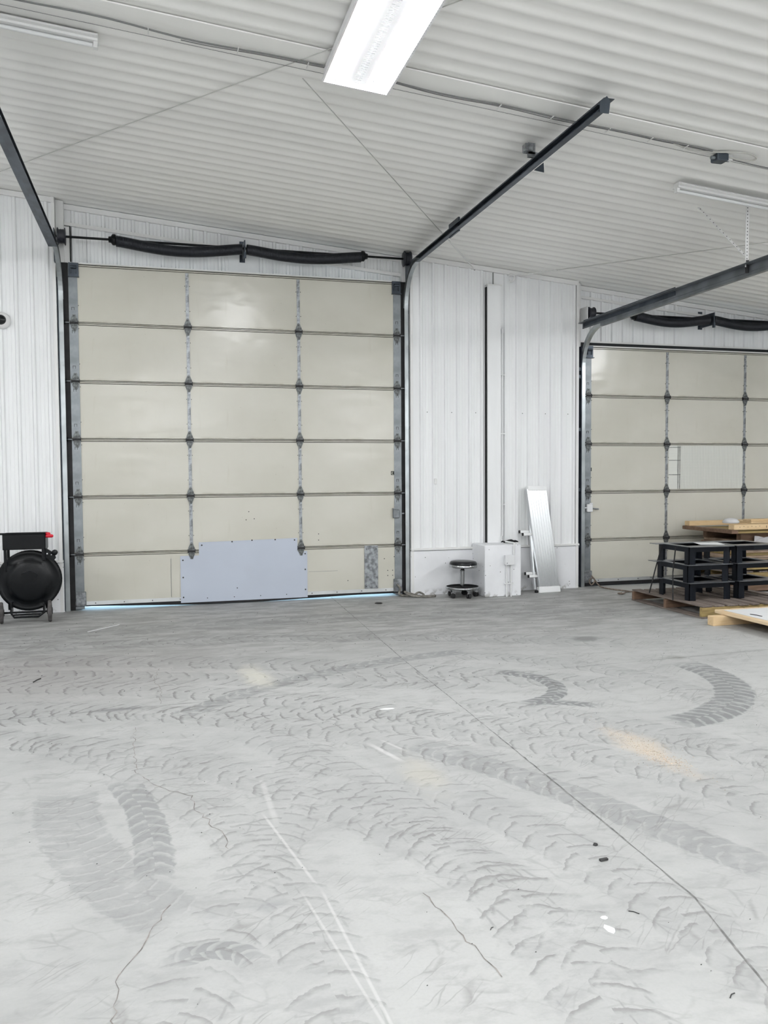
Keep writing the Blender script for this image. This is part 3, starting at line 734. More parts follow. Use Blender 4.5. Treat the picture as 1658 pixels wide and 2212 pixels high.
hb = MB().box((2.80, -3.36, 3.86), (2.86, -3.34, cz(2.8) - .01)).box((2.77, -3.38, 3.90), (2.83, -3.32, 3.955)).box((2.76, -3.36, 3.885), (2.90, -3.35, 3.90))
hb.build('hanger', SPANGLE, tR)
MB().prism([(2.85, 3.765), (2.935, 3.755), (2.93, 3.83)], -3.36, -3.354).build('hanger_foot', STEELD, tR)
# splice plates
MB().box((2.845, -1.72, 3.768), (2.862, -1.45, 3.90)).build('splice_plate', STEELD, tR)
MB().box((5.085, -1.95, 3.22), (5.092, -.10, 3.30)).build('splice_angle', STEELD, t2)

# ------------------------------------------------------------------ torsion springs
def spring_assembly(label, x0, x1, z, bays, cx, group=None, rod=.0125):
    y = -.10
    t = thing('torsion_spring_shaft', label, 'spring', (x0, y, z))
    MB().cyl((x0, y, z), (x1, y, z), rod, 10).build('shaft', BLACK, t)
    for a, b, sag in bays:
        mb = MB(); n = int((b - a) / .004); pts = []; rs = []
        for i in range(n + 1):
            u = i / n; zz = z - .012 - sag * (math.sin(PI * u) ** 1.2)
            pts.append((a + (b - a) * u, y, zz)); rs.append(.056 + (.0032 if i % 3 else -.003))
        mb.tube(pts, rs, 14); mb.build('spring_coil', mat('spring_steel', (.016, .018, .024), .38, .4), t)
        e = b if abs(a - cx) < abs(b - cx) else a; k = 1 if e == b else -1
        MB().lathe((e, y, z), (k, 0, 0), [(.05, 0), (.058, .01), (.058, .035), (.035, .05), (.03, .075), (.0, .075)], 16).cyl((e + k * .03, y - .07, z), (e + k * .03, y + .07, z), .007, 6).build('winding_cone', BLACK, t)
    MB().box((cx - .006, y - .075, z - .085), (cx + .006, YH, z + .07)).box((cx - .03, YH - .01, z - .10), (cx + .03, YH - .002, z + .13)).box((cx - .012, y - .08, z - .12), (cx + .012, y - .05, z - .06)).build('centre_bracket', STEELD, t)
    for xx, k in ((x0 + .03, 1), (x1 - .06, -1)):
        if xx > 8.0: pass
        MB().lathe((xx, y, z), (1, 0, 0), [(q * (1 if z > 3.6 else .8), h) for q, h in ((.03, -.02), (.088, -.015), (.088, -.008), (.07, .0), (.07, .012), (.074, .02), (.07, .03), (.074, .04), (.07, .05), (.088, .056), (.088, .063), (.03, .066))], 24).build('cable_drum', mat('drum_black', (.018, .02, .028), .4), t)
        MB().prism([(-.03, z - .30), (.03, z - .30), (.05, z + .06), (.02, z + .09), (-.05, z + .09)], y - .01, y + .0).build('bearing_plate', STEELD, t) if False else None
        MB().box((xx - k * .045 - .004, y - .05, z - (.27 if z > 3.6 else .11)), (xx - k * .045 + .004, YH, z + .07)).build('bearing_plate', STEELD if z > 3.6 else TRIM, t)
    return t
spring_assembly('black sagging torsion springs on a shaft above the large left door', -.95, 2.86, 3.90, ((-.36, .945, .065), (.995, 2.28, .055)), .97)
spring_assembly('black torsion springs on a shaft above the right-hand door', 5.13, 8.72, 3.395, ((5.80, 6.87, .06), (6.93, 8.05, .06)), 6.90)

# ------------------------------------------------------------------ light fixtures
TUBE, NTt, Bt = newmat('lamp_tube'); Bt.inputs['Emission Color'].default_value = (*LIGHT_COL, 1); Bt.inputs['Emission Strength'].default_value = TUBE_STRENGTH; Bt.inputs['Base Color'].default_value = (.9, .9, .9, 1)
REFL = mat('white_reflector', (.90, .90, .91), .35); SLOT = mat('slot_shadow', (.35, .36, .38), .8)
def fixture(label, x, y, group):
    W, L, H = .44, 1.22, .085
    t = thing('ceiling_light', label, 'light', (x, y, cz(x) - .016), group)
    t.rotation_euler = (0, math.atan(SL), 0); t['_base'] = (0, 0, 0)
    w, l = W / 2, L / 2
    h = MB().box((-w, -l, -.004), (w, l, 0)).box((-w, -l, -H), (-w + .004, l, 0)).box((w - .004, -l, -H), (w, l, 0)).box((-w, -l, -H), (w, -l + .004, 0)).box((-w, l - .004, -H), (w, l, 0))
    h.box((-w, l - .0, -H - .004), (w, l + .012, -H + .012)).box((-w, -l - .012, -H - .004), (w, -l, -H + .012)).box((-w - .01, -l, -H - .003), (-w + .006, l, -H + .003)).box((w - .006, -l, -H - .003), (w + .01, l, -H + .003))
    h.build('housing', REFL, t)
    for s in (-1, 1):
        pr = [(.214, -.084), (.195, -.05), (.165, -.022), (.11, -.022), (.085, -.040), (.072, -.055)]
        vs = [(s * a, yy, b) for yy in (-l + .01, l - .01) for a, b in pr]; n = len(pr)
        MB().add(vs, [(i, i + 1, n + i + 1, n + i) for i in range(n - 1)]).build('reflector', REFL, t)
        MB().cyl((s * .138, -l + .03, -.062), (s * .138, l - .03, -.062), .014, 8).build('lamp_tube', TUBE, t)
        for yy in (-l + .012, l - .03): MB().box((s * .138 - .02, yy, -.07), (s * .138 + .02, yy + .018, -.02)).build('lamp_holder', REFL, t)
        MB().box((s * .068 - .004, -l + .01, -.064), (s * .068 + .004, l - .01, -.056)).build('inner_rail', REFL, t)
    MB().box((-.064, -l + .01, -.056), (.064, l - .01, -.050)).build('centre_panel', REFL, t)
    sl = MB()
    for i in range(38):
        yy = -l + .06 + i * (L - .12) / 37; sl.box((-.024, yy, -.0575), (-.002, yy + .003, -.056)); sl.box((.002, yy + .008, -.0575), (.024, yy + .011, -.056))
        if i % 1 == 0:
            sl.box((w - .013, yy, -.0885), (w + .002, yy + .003, -.0875))
    sl.build('vent_slots', SLOT, t, kind='stuff')
    return t
fixture('lit twin-tube fluorescent fixture on the ceiling before the large left door, slotted centre panel', 1.335, -4.43, 'lit ceiling fixtures')
for fx in (-4.9, 1.335, 7.6):
    for fy in (-4.43, -9.8):
        if (fx, fy) != (1.335, -4.43): fixture('lit twin-tube ceiling fixture over the ' + {-4.9: 'far left', 1.335: 'middle', 7.6: 'far right'}[fx] + (' bay close to the doors' if fy > -5 else ' bay behind the camera'), fx, fy, 'lit ceiling fixtures')
TUBE2 = TUBE.copy(); TUBE2.name = 'fill_tube'; TUBE2.node_tree.nodes['Principled BSDF'].inputs['Emission Strength'].default_value = TUBE_STRENGTH * .48
def added_fill_strip(x, y, z):  # unseen strip added behind the camera only to brighten the ceiling
    t = thing('added_fill_light', 'added fill light, bare-tube strip hung unseen behind the camera, ' + ('left' if x < -1 else 'right' if x > 1 else 'middle') + ' one', 'light', (x, y, z), 'added fill strips behind the camera')
    MB().box((x - .9, y - .03, z + .02), (x + .9, y + .03, z + .07)).build('housing', REFL, t)
    for dy in (-.055, .055): MB().cyl((x - .88, y + dy, z + .03), (x + .88, y + dy, z + .03), .018, 8).build('lamp_tube', TUBE2, t)
    for dx in (-.7, .7): MB().cyl((x + dx, y, z + .07), (x + dx, y, cz(x + dx)), .004, 6).build('rod', STEEL, t)
for hx_ in (-5.5, .0, 5.5): added_fill_strip(hx_, -11.6, 2.9)
# unlit single strips
def strip_light(label, x0, x1, y, bright=False):
    t = thing('strip_light', label, 'light', ((x0 + x1) / 2, y, cz((x0 + x1) / 2) - .015)); t.rotation_euler = (0, math.atan(SL), 0); t['_base'] = (0, 0, 0)
    h = (x1 - x0) / 2
    MB().box((-h, -.035, -.045), (h, .035, 0)).build('housing', TRIM, t)
    for a, b in ((.035, .07), (-.07, -.035)): MB().box((-h + .004, a, -.03), (h, b, -.022)).build('reflector_wing', TRIM, t)
    MB().cyl((-h + .03, 0, -.062), (h - .03, 0, -.062), .013, 10).build('lamp_tube', PVC, t)
    for a in (-h, h - .025): MB().box((a, -.02, -.08), (a + .025, .02, -.045)).build('lamp_holder', TRIM, t)
    e = MB()
    for k in range(5): e.box((-h + .15 + k * .13, -.0365, -.012), (-h + .25 + k * .13, -.035, -.006))
    e.build('wiring_slots', SCREW, t, kind='stuff')
    return t
strip_light('unlit white strip light at the right edge of the ceiling', 4.22, 5.44, -3.20)
strip_light('unlit white strip light in the top left corner of the ceiling', -2.75, -.30, -3.60)

# ------------------------------------------------------------------ cables, braces, box on the ceiling
def on_ceil(x, y, off): return (x, y, cz(x) - .014 - off)
random.seed(3)
def cable(x0, x1, y, off, wob, r, m, name, label, n=60):
    pts = []
    for i in range(n + 1):
        x = x0 + (x1 - x0) * i / n; pts.append(on_ceil(x, y + wob * math.sin(x * 3.1 + off * 90) + wob * .6 * math.sin(x * 7.3), off + .006 * (math.sin(x * 4.4) + 1)))
    o = MB().tube(pts, r, 6).build(name, m); tag(o, label, 'cable'); return o
cable(-4, 4.08, -3.85, .006, .010, .006, CABLEM, 'ceiling_cable', 'thicker grey cable clipped along the ceiling from the top left corner')
cable(.2, 4.10, -3.825, .004, .014, .003, CABLEM, 'ceiling_cable', 'thinner dark cable running just beside the thicker ceiling cable')
cable(4.26, 8, -3.80, .006, .006, .0048, CABLEM, 'ceiling_cable', 'grey cable leaving the ceiling junction box to the right')
tag(MB().tube([on_ceil(x, -3.745, .004) for x in (-6, -2, 2, 6, 9)], .0018, 5).build('ceiling_wire', CABLEM), 'hair-thin wire along the edge of the flat ceiling strip', 'cable')
def clipw(x):
    return {.0: 'leftmost of all', .55: 'second from the left', 1.0: 'just left of the lit fixture', 2.35: 'right of the lit fixture', 2.75: 'just left of the long dark track', 3.2: 'just right of the long dark track', 3.55: 'second before the junction box', 3.85: 'nearest the junction box'}[x]
for x in (.0, .55, 1.0, 2.35, 2.75, 3.2, 3.55, 3.85):
    tag(MB().box((x, -3.875, cz(x) - .036), (x + .006, -3.80, cz(x) - .030)).build('cable_clip', TRIM), 'small white cable clip on the ceiling, ' + clipw(x), 'clip', 'cable clips on the ceiling')
lp = [on_ceil(3.75, -3.84, .01), on_ceil(3.92, -3.815, .014), on_ceil(4.08, -3.84, .012), on_ceil(4.22, -3.90, .01), on_ceil(4.34, -3.93, .012), on_ceil(4.43, -3.90, .014), on_ceil(4.42, -3.85, .02), on_ceil(4.33, -3.83, .022), on_ceil(4.22, -3.84, .02)]
def smooth_pts(P, k=6):
    P = [Vector(p) for p in P]; out = []
    for i in range(len(P) - 1):
        p0, p1, p2, p3 = P[max(i - 1, 0)], P[i], P[i + 1], P[min(i + 2, len(P) - 1)]
        for j in range(k):
            t = j / k; out.append(.5 * ((2 * p1) + (-p0 + p2) * t + (2 * p0 - 5 * p1 + 4 * p2 - p3) * t * t + (-p0 + 3 * p1 - 3 * p2 + p3) * t ** 3))
    return out + [P[-1]]
tag(MB().tube(smooth_pts(lp), .0065, 7).build('ceiling_cable', CABLEW), 'white cable looping round into the ceiling junction box', 'cable')
jb = thing('ceiling_junction_box', 'small grey metal junction box on the ceiling beside a loop of cable', 'junction box', (4.17, -3.82, cz(4.17) - .04)); jz = cz(4.17)
MB().bbox((4.12, -3.86, jz - .075), (4.22, -3.77, jz - .02), .006).build('box', STEELD, jb)
MB().cyl((4.09, -3.82, jz - .05), (4.12, -3.82, jz - .05), .014, 8).cyl((4.22, -3.80, jz - .05), (4.26, -3.80, jz - .05), .013, 8).build('connector', STEEL, jb)
MB().box((4.235, -3.83, jz - .06), (4.275, -3.79, jz - .015)).build('bracket', TRIM, jb)
def brace(a, b, label, r=.0035, m=WIREW, hook=None, thick=None):
    t = thing('brace_cable', label, 'cable', a); A, B_ = Vector(a), Vector(b)
    MB().cyl(A, B_, r, 6).build('cable', m, t)
    if thick:
        pts = [A.lerp(B_, thick * i / 24) for i in range(25)]
        MB().tube(pts, [.006 if i % 2 else .009 for i in range(25)], 6).build('turnbuckle_chain', TRIM, t)
        MB().cyl(A + Vector((0, .0, 0)), A + Vector((.015, .02, -.02)), .016, 8).build('anchor', HINGE, t)
    return t
brace((3.67, -.05, 3.855), (1.0, -3.66, cz(1.0) - .035), 'thin brace cable crossing under the ceiling to a wall hook left of the column', thick=.30)
brace((4.18, -.05, 3.80), (6.9, -4.0, cz(6.9) - .035), 'twisted brace cable running from the wall right of the column to the right edge', thick=.12)
brace((-1.79, -.05, cz(-1.79) - .0105), (1.9, -5.15, cz(1.9) - .0105), 'thin brace cable crossing the ceiling from the far left wall to the lit fixture')
hk = MB().tube(smooth_pts([(4.10, -.09, 3.79), (4.12, -.11, 3.80), (4.155, -.11, 3.785), (4.16, -.10, 3.74), (4.13, -.10, 3.715), (4.10, -.10, 3.73)]), .010, 8)
tag(hk.build('wall_hook', TRIM), 'small white curved hook high on the wall right of the column', 'hook')

# ------------------------------------------------------------------ wall bits
cm = thing('security_camera', 'round white dome camera with black lens on the left wall', 'camera', (-1.49, -.07, 3.02))
MB().lathe((-1.49, -.066, 3.02), (0, -1, 0), [(.085, 0), (.085, .02), (.075, .045), (.055, .06), (.05, .06)], 28).build('housing', TRIM, cm)
MB().lathe((-1.49, -.126, 3.02), (0, -1, 0), [(.052, -.004), (.048, .015), (.033, .032), (.0, .04)], 24).build('lens', GLASSD, cm)
cp = thing('wall_clip', 'tiny white sensor box on the siding above the stool', 'sensor', (3.17, -.07, 1.34))
MB().bbox((3.155, -.085, 1.31), (3.188, -.052, 1.375), .004).build('case', TRIM, cp); MB().box((3.162, -.090, 1.335), (3.180, -.085, 1.345)).build('button', PVC, cp)
# conduit and electrical box
cdt = thing('conduit', 'thin white electrical conduit running down the wall beside the column cover', 'conduit', (4.01, -.10, 1.9))
MB().tube(smooth_pts([(4.012, -.095, 3.12), (4.012, -.095, 1.2), (4.012, -.095, .72), (3.99, -.11, .66), (3.985, -.14, .625), (4.0, -.28, .618), (4.0, -.45, .618), (3.99, -.487, .605), (3.985, -.49, .56), (3.985, -.49, .48)], 5), .0115, 8).build('pipe', PVC, cdt)
MB().lathe((4.012, -.095, 3.10), (0, 0, 1), [(.012, 0), (.017, .003), (.017, .05), (.008, .06), (.008, .07)], 10).build('weatherhead', BOXM, cdt)
for z in (1.05, 1.9, 2.6): MB().box((3.985, -.108, z), (4.04, -.07, z + .012)).build('pipe_strap', PVC, cdt)
jb2 = thing('wall_junction_box', 'white square junction box on the front of the concrete pier block', 'junction box', (3.92, -.48, .43))
MB().bbox((3.865, -.522, .375), (3.975, -.476, .485), .005).build('box', BOXM, jb2)
MB().bbox((3.862, -.527, .372), (3.978, -.521, .488), .002).build('cover', BOXM, jb2)
MB().cyl((3.885, -.53, .395), (3.885, -.526, .395), .005, 6).build('screw', SCREW, jb2)
for i, x in enumerate((3.895, 3.95)):
    o = thing('conduit', ('left' if i == 0 else 'right') + ' one of two short white conduits from the block\'s junction box to the floor', 'conduit', (x, -.49, .2))
    MB().cyl((x, -.490, .0), (x, -.490, .36), .0105, 8).cyl((x, -.490, .36), (x, -.490, .376), .016, 8).build('pipe', PVC, o)
    MB().box((x - .028, -.496, .145), (x + .028, -.476, .16)).build('pipe_strap', PVC, o)
rg = MB(); cols = 10
pts = []
for i in range(cols + 1):
    u = i / cols; x = 3.975 + .19 * u; pts.append((x, -.22, .612 + .03 * math.sin(u * 2.6) * (1 - .6 * u) + .006 * math.sin(u * 17)))
rg.tube(pts, [.01, .022, .030, .034, .032, .034, .030, .026, .022, .016, .006], 8)
rg.tube([(3.985, -.20, .635), (3.97, -.19, .625), (3.96, -.18, .612)], [.016, .012, .006], 7)
for i, v in enumerate(rg.v): rg.v[i] = (v[0], v[1], max(.602, .602 + (v[2] - .602) * .6))
tag(rg.build('glove', mat('black_cloth', (.006, .006, .007), .95)), 'crumpled black glove lying on top of the concrete pier block', 'glove')

# ------------------------------------------------------------------ strapping cart
ct = thing('strapping_cart', 'black steel strapping cart with a large round drum, tray and two wheels', 'cart', (-1.25, -.45, 0))
DC = (-1.235, -.50, .395)
MB().lathe(DC, (0, -1, 0), [(.0, .020), (.035, .022), (.16, .012), (.205, .004), (.215, -.004), (.27, -.002), (.292, .004), (.297, .0), (.297, -.010), (.05, -.016), (.05, -.10), (.297, -.105), (.297, -.118), (0, -.12)], 48).build('drum', BLACK, ct)
hx = MB()
hx.prism([(DC[0] + .085 * math.cos(a + .3), DC[2] + .045 + .055 * math.sin(a + .3)) for a in [k * PI / 3 for k in range(6)]], DC[1] - .030, DC[1] - .015)
hx.build('hub', BLACK, ct)
tr = MB().box((-1.452, -.60, .715), (-1.062, -.595, .872)).box((-1.452, -.40, .715), (-1.062, -.395, .872)).box((-1.452, -.60, .715), (-1.447, -.395, .872)).box((-1.067, -.60, .715), (-1.062, -.395, .872)).box((-1.452, -.60, .715), (-1.062, -.395, .72))
tr.cyl((-1.475, -.598, .872), (-1.06, -.598, .872), .010, 8).build('tray', BLACK, ct)
for a, b in (((-1.095, -.42, .10), (-1.070, -.395, .72)), ((-1.445, -.42, .10), (-1.420, -.395, .72)), ((-1.10, -.595, .60), (-1.07, -.57, .72)), ((-1.445, -.595, .50), (-1.42, -.57, .72))): MB().bbox(a, b, .003).build('frame_post', BLACK, ct)
MB().cyl((-1.46, -.60, .10), (-1.04, -.60, .10), .010, 8).tube([(-1.40, -.60, .11), (-1.36, -.62, .055), (-1.14, -.62, .055), (-1.08, -.60, .10)], .011, 8).box((-1.38, -.61, .07), (-1.10, -.60, .085)).box((-1.40, -.60, .10), (-1.385, -.50, .2)).box((-1.10, -.60, .10), (-1.085, -.50, .2)).build('axle', BLACK, ct)
for x, tilt in ((-1.475, .16), (-1.035, .12)):
    whl = MB().lathe((x, -.62, .105), (1, tilt, 0), [(.03, -.022), (.082, -.018), (.098, -.017), (.105, -.008), (.105, .008), (.098, .017), (.082, .018), (.03, .022)], 28, 0).lathe((x, -.62, .105), (1, tilt, 0), [(.0, -.026), (.03, -.026), (.034, .026), (.0, .027)], 12, 1)
    whl.build('wheel', [WHEELR, BLACK], ct)
for dz, dx in ((0, 0), (-.020, .022)):
    MB().lathe((-1.07 + dx * .3, -.56 - dx, .862 + dz), (1, 0, 0), [(.010, 0), (.016, .004), (.017, .035 + dx), (.012, .048 + dx), (.0, .052 + dx)], 12).build('grip', RED, ct, label='red rubber grip')
MB().prism([(-1.08, .72), (-1.05, .71), (-.985, .665), (-.975, .62), (-1.0, .59), (-1.04, .61), (-1.08, .64)], -.56, -.53).lathe((-.985, -.58, .675), (0, 1, 0), [(.0, 0), (.025, 0), (.028, .01), (.028, .05), (.0, .05)], 14).build('tensioner', BLACK, ct)
MB().box((-1.06, -.565, .66), (-1.048, -.560, .672)).box((-1.02, -.565, .65), (-1.012, -.560, .658)).build('rivets', ALUW, ct, kind='stuff')

# ------------------------------------------------------------------ rolling stool
st = thing('rolling_stool', 'round black work stool with chrome rims on casters before the wall', 'stool', (3.42, -.36, 0)); SX, SY = 3.415, -.34
MB().lathe((SX, SY, .352), (.02, 0, 1), [(.0, .0), (.14, .0), (.155, .01), (.160, .03), (.158, .045), (.145, .062), (.11, .070), (.0, .072)], 40).build('seat', VINYL, st)
MB().lathe((SX, SY, .345), (.02, 0, 1), [(.14, -.004), (.160, -.002), (.163, .006), (.163, .028), (.159, .032), (.14, .03)], 40, caps_on=False).build('seat_rim', CHROME, st)
MB().cyl((SX - .01, SY, .30), (SX, SY, .345), .018, 14).cyl((SX - .012, SY, .118), (SX - .01, SY, .30), .026, 18).lathe((SX - .01, SY, .30), (0, 0, 1), [(.02, 0), (.029, .002), (.029, .012), (.015, .016)], 16).build('column', CHROME, st)
MB().cyl((SX - .01, SY, .305), (SX, SY, .35), .0205, 12).box((SX + .03, SY - .02, .335), (SX + .07, SY + .0, .35)).build('gas_spring', BLACK, st)
MB().lathe((SX - .01, SY, .10), (0, 0, 1), [(.0, .012), (.17, .012), (.185, .022), (.192, .022), (.188, .0), (.17, -.004), (.0, -.004)], 44).build('tray', mat('matt_black_tray', (.006, .006, .007), .55, spec=.1), st)
MB().lathe((SX - .01, SY, .10), (0, 0, 1), [(.186, -.001), (.194, .0), (.197, .008), (.197, .018), (.192, .0245), (.186, .024)], 44, caps_on=False).build('tray_rim', CHROME, st)
for k in range(5):
    a = -PI / 2 + .12 + k * 2 * PI / 5; x, y = SX - .01 + .155 * math.cos(a), SY + .155 * math.sin(a)
    a2 = a + .8; ux, uy = math.cos(a2), math.sin(a2)
    c = MB().cyl((x, y, .062), (x, y, .10), .010, 8).box((x - .02, y - .014, .05), (x + .02, y + .014, .068)).build('caster', CHROME, st)
    wm = MB().lathe((x - ux * .011, y - uy * .011, .029), (ux, uy, 0), [(.0, -.012), (.024, -.012), (.029, -.006), (.029, .006), (.024, .010), (.0, .010)], 16).lathe((x + ux * .014, y + uy * .014, .029), (ux, uy, 0), [(.0, -.010), (.024, -.010), (.029, -.006), (.029, .006), (.024, .012), (.0, .012)], 16)
    wm.build('wheel', RUBBER, c)

# ------------------------------------------------------------------ leaning aluminium work platform
pt = thing('folding_platform', 'ribbed aluminium folding work platform leaning against the wall', 'platform', (4.48, -.33, 0))
pb = Vector((4.475, -.345, .0)); ptop = Vector((4.470, -.125, 1.275)); nrm_up = (ptop - pb).normalized()
U = Vector((1, .10, 0)); U = (U - nrm_up * U.dot(nrm_up)).normalized(); Nn = nrm_up.cross(U) * -1  # faces the room
if Nn.y > 0: Nn = -Nn
PL = (ptop - pb).length
TM = Matrix((U, -Nn, nrm_up)).transposed().to_4x4(); TM.translation = pb
hw = .135
# deck profile in (u, depth): depth negative = towards the room
pr = [(-hw, .045), (-hw, -.004), (-hw + .008, -.004)]
u = -hw + .014
while u < hw - .02:
    pr += [(u, -.004), (u + .002, 0), (u + .022, 0), (u + .024, -.004), (u + .030, -.004)]; u += .0345
pr += [(hw, -.004), (hw, .045), (hw - .004, .045), (hw - .004, .006), (-hw + .004, .006), (-hw + .004, .045)]
n = len(pr); sx = -.03
vs = []
for v in (0.05, PL - .04):
    for a, b in pr: vs.append((a, b, v))
vs = [(a + (-.028 if v > 1 else .052) * 1, b, v) for a, b, v in vs]
MB().add(vs, [(i, (i + 1) % n, n + (i + 1) % n, n + i) for i in range(n)] + [tuple(range(n)), tuple(range(2 * n - 1, n - 1, -1))], T=TM).build('deck', ALU, pt)
MB().bbox((-hw + .035, -.012, .0), (hw + .058, .055, .075), .006, T=TM).build('end_cap', ALUW, pt)
MB().bbox((-hw - .014, -.010, PL - .055), (hw - .022, .05, PL), .006, T=TM).build('end_cap', ALUW, pt)
MB().box((-hw + .0, .045, .05), (-hw + .02, .075, PL - .06), T=TM).build('side_rail', ALU, pt)
for v, o in ((.73, -.0), (.225, .035)):
    for k, d in ((0, .062), (.036, .02)):
        lg = MB().bbox((-hw - .125 + k * .5 + o, d, v - k), (-hw + .035 + o, d + .032, v - k + .032), .003, T=TM).build('folded_leg', ALUW, pt)
        MB().box((-hw - .130 + k * .5 + o, d - .001, v - k - .001), (-hw - .123 + k * .5 + o, d + .033, v - k + .033), T=TM).build('foot', RUBBER, lg)
MB().cyl(TM @ Vector((-hw + .0, .03, .02)), TM @ Vector((-hw + .04, .03, .02)), .016, 8).build('foot', RUBBER, pt)

# ------------------------------------------------------------------ pallets, frames, timber at the right
def pallet(label, x0, x1, y0, y1, z, mboard, mstr, nb=8, bottoms=3, bh=.016, sh=.090, tip=0.0, bw=.125, seed=1, mrear=None):
    """stringers along x, deck boards along y"""
    random.seed(seed)
    t = thing('pallet', label, 'pallet', ((x0 + x1) / 2, (y0 + y1) / 2, z))
    for k, yy in enumerate((y0 + .005, (y0 + y1) / 2 - .02, y1 - .045)):
        MB().bbox((x0, yy, z + bh), (x1, yy + .04, z + bh + sh), .004).build('stringer', mrear if mrear and k else mstr, t)
    W = x1 - x0
    for k in range(nb):
        w_ = bw * random.uniform(.75, 1.08); x = x0 + .01 + k * (W - bw - .02) / (nb - 1); j = random.uniform(-.012, .012); dz = random.uniform(0, .003)
        MB().bbox((x, y0 + j, z + bh + sh + dz), (x + w_, y1 + random.uniform(-.02, .012), z + bh * 2 + sh + dz), .003).build('deck_board', mboard, t)
    for k in range(bottoms):
        x = x0 + k * (W - bw) / (bottoms - 1)
        MB().bbox((x, y0, z), (x + bw, y1, z + bh), .003).build('bottom_board', mboard, t)
    return t
pal = pallet('weathered brown pallet carrying the black steel frames', 5.10, 6.36, -2.42, -1.18, 0, OLDY, OLDX, nb=9, seed=5, bw=.115, mrear=RUSTW)
PZ = .122 + .003
def frame_unit(x0, y0, z0, w_, d_, h_, label, dx=0, ext=.10):
    """small welded steel table: four angle legs, apron of angles, flat flange plates on top"""
    t = thing('steel_frame', label, 'frame', (x0, y0, z0), 'stacked black steel frames')
    x0 += dx; x1, y1 = x0 + w_, y0 + d_; zt = z0 + h_
    for (x, sx) in ((x0, 1), (x1, -1)):
        for (y, sy) in ((y0, 1), (y1, -1)):
            MB().box((min(x, x + sx * .075), min(y, y + sy * .005), z0), (max(x, x + sx * .075), max(y, y + sy * .005), zt - .008)).box((min(x, x + sx * .005), min(y, y + sy * .075), z0), (max(x, x + sx * .005), max(y, y + sy * .075), zt - .008)).build('leg', RACKM, t)
    MB().box((x0, y0 + .001, zt - .058), (x1, y0 + .007, zt - .006)).build('apron', RACKM, t); MB().box((x0, y1 - .007, zt - .058), (x1, y1 - .001, zt - .006)).build('apron', RACKM, t)
    MB().box((x0 + .001, y0, zt - .058), (x0 + .007, y1, zt - .006)).build('apron', RACKM, t); MB().box((x1 - .007, y0, zt - .058), (x1 - .001, y1, zt - .006)).build('apron', RACKM, t)
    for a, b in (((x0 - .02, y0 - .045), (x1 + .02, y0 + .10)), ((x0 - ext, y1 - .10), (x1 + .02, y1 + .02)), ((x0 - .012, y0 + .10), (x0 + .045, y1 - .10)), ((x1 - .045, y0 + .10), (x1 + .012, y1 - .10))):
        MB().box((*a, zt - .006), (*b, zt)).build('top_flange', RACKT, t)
    return t
FH = .184
names = {0: 'bottom', 1: 'middle', 2: 'top'}
for tier in range(3):
    frame_unit(5.175 - .012 * (tier == 0), -2.10, PZ + tier * (FH + .0), .485, .52, FH, f'{names[tier]} black steel frame of the left stack on the weathered pallet', dx=(.02, -.015, .0)[tier])
    frame_unit(5.765, -2.10, PZ + tier * FH, .485, .52, FH, f'{names[tier]} black steel frame of the right stack on the weathered pallet', dx=(.0, -.02, -.03)[tier], ext=.02)
ZT = PZ + 3 * FH
tag(MB().add([(5.42, -1.95, ZT + .001), (5.66, -2.02, ZT + .001), (5.74, -1.80, ZT + .004), (5.50, -1.72, ZT + .003), (5.42, -1.95, ZT + .003), (5.66, -2.02, ZT + .003), (5.74, -1.80, ZT + .006), (5.50, -1.72, ZT + .005)],
             [(3, 2, 1, 0), (4, 5, 6, 7), (0, 1, 5, 4), (1, 2, 6, 5), (2, 3, 7, 6), (3, 0, 4, 7)]).build('paper_sheet', PAPER), 'white paper sheet lying on top of the black steel frames', 'paper')
for k, (ya, yb) in enumerate(((-1.66, -1.60), (-1.90, -1.98))):
    tag(MB().tube([(5.158, ya, ZT - .02), (5.10, (ya + yb) / 2, .40), (5.05 if k == 0 else 5.075, yb, .145 if k == 0 else .12)], .007, 6).build('strap_band', RUBBER),
        ('rear' if k == 0 else 'front') + ' thin black strap slanting down the left side of the stacked frames', 'strap')
# timber stack behind the frames
pallet('lowest brown pallet of the timber stack behind the frames', 6.50, 7.75, -1.08, -.14, 0, OLDY, RUSTW, nb=7, seed=8)
pallet('second brown pallet up in the timber stack behind the frames', 6.52, 7.77, -1.06, -.12, .126, OLDY, OLDX, nb=7, seed=9)
pallet('third brown pallet up in the timber stack behind the frames', 6.55, 7.80, -1.07, -.13, .252, OLDY, OLDX, nb=7, seed=10)
lz = .381
for k, (h_, m_, dx, nm) in enumerate(((.05, CARTON, .0, 'lowest'), (.035, OLDX, .03, 'second'), (.05, CARTON, .10, 'third'), (.045, RUSTW, .12, 'fourth'), (.04, CARTON, .16, 'uppermost'))):
    o = thing('board_bundle', f'{nm} flat board bundle in the timber stack behind the frames', 'boards', (7.1, -.6, lz), 'board bundles')
    MB().bbox((6.60 + dx, -1.05 + .02 * (k % 2), lz + .001), (7.80, -.20, lz + h_), .004).build('panel', m_, o)
    MB().box((6.62 + dx, -1.052 + .02 * (k % 2), lz + h_ * .45), (7.78, -1.045 + .02 * (k % 2), lz + h_ * .55)).build('seam', SCREW, o)
    lz += h_ + .001
pw = MB(); nx, ny = 14, 6
for j in range(ny + 1):
    for i in range(nx + 1):
        x = 6.80 + .9 * i / nx; yv = j / ny
        pw.v.append((x, -1.075 - .012 * random.random(), .53 + .13 * yv + .015 * random.uniform(-1, 1)))
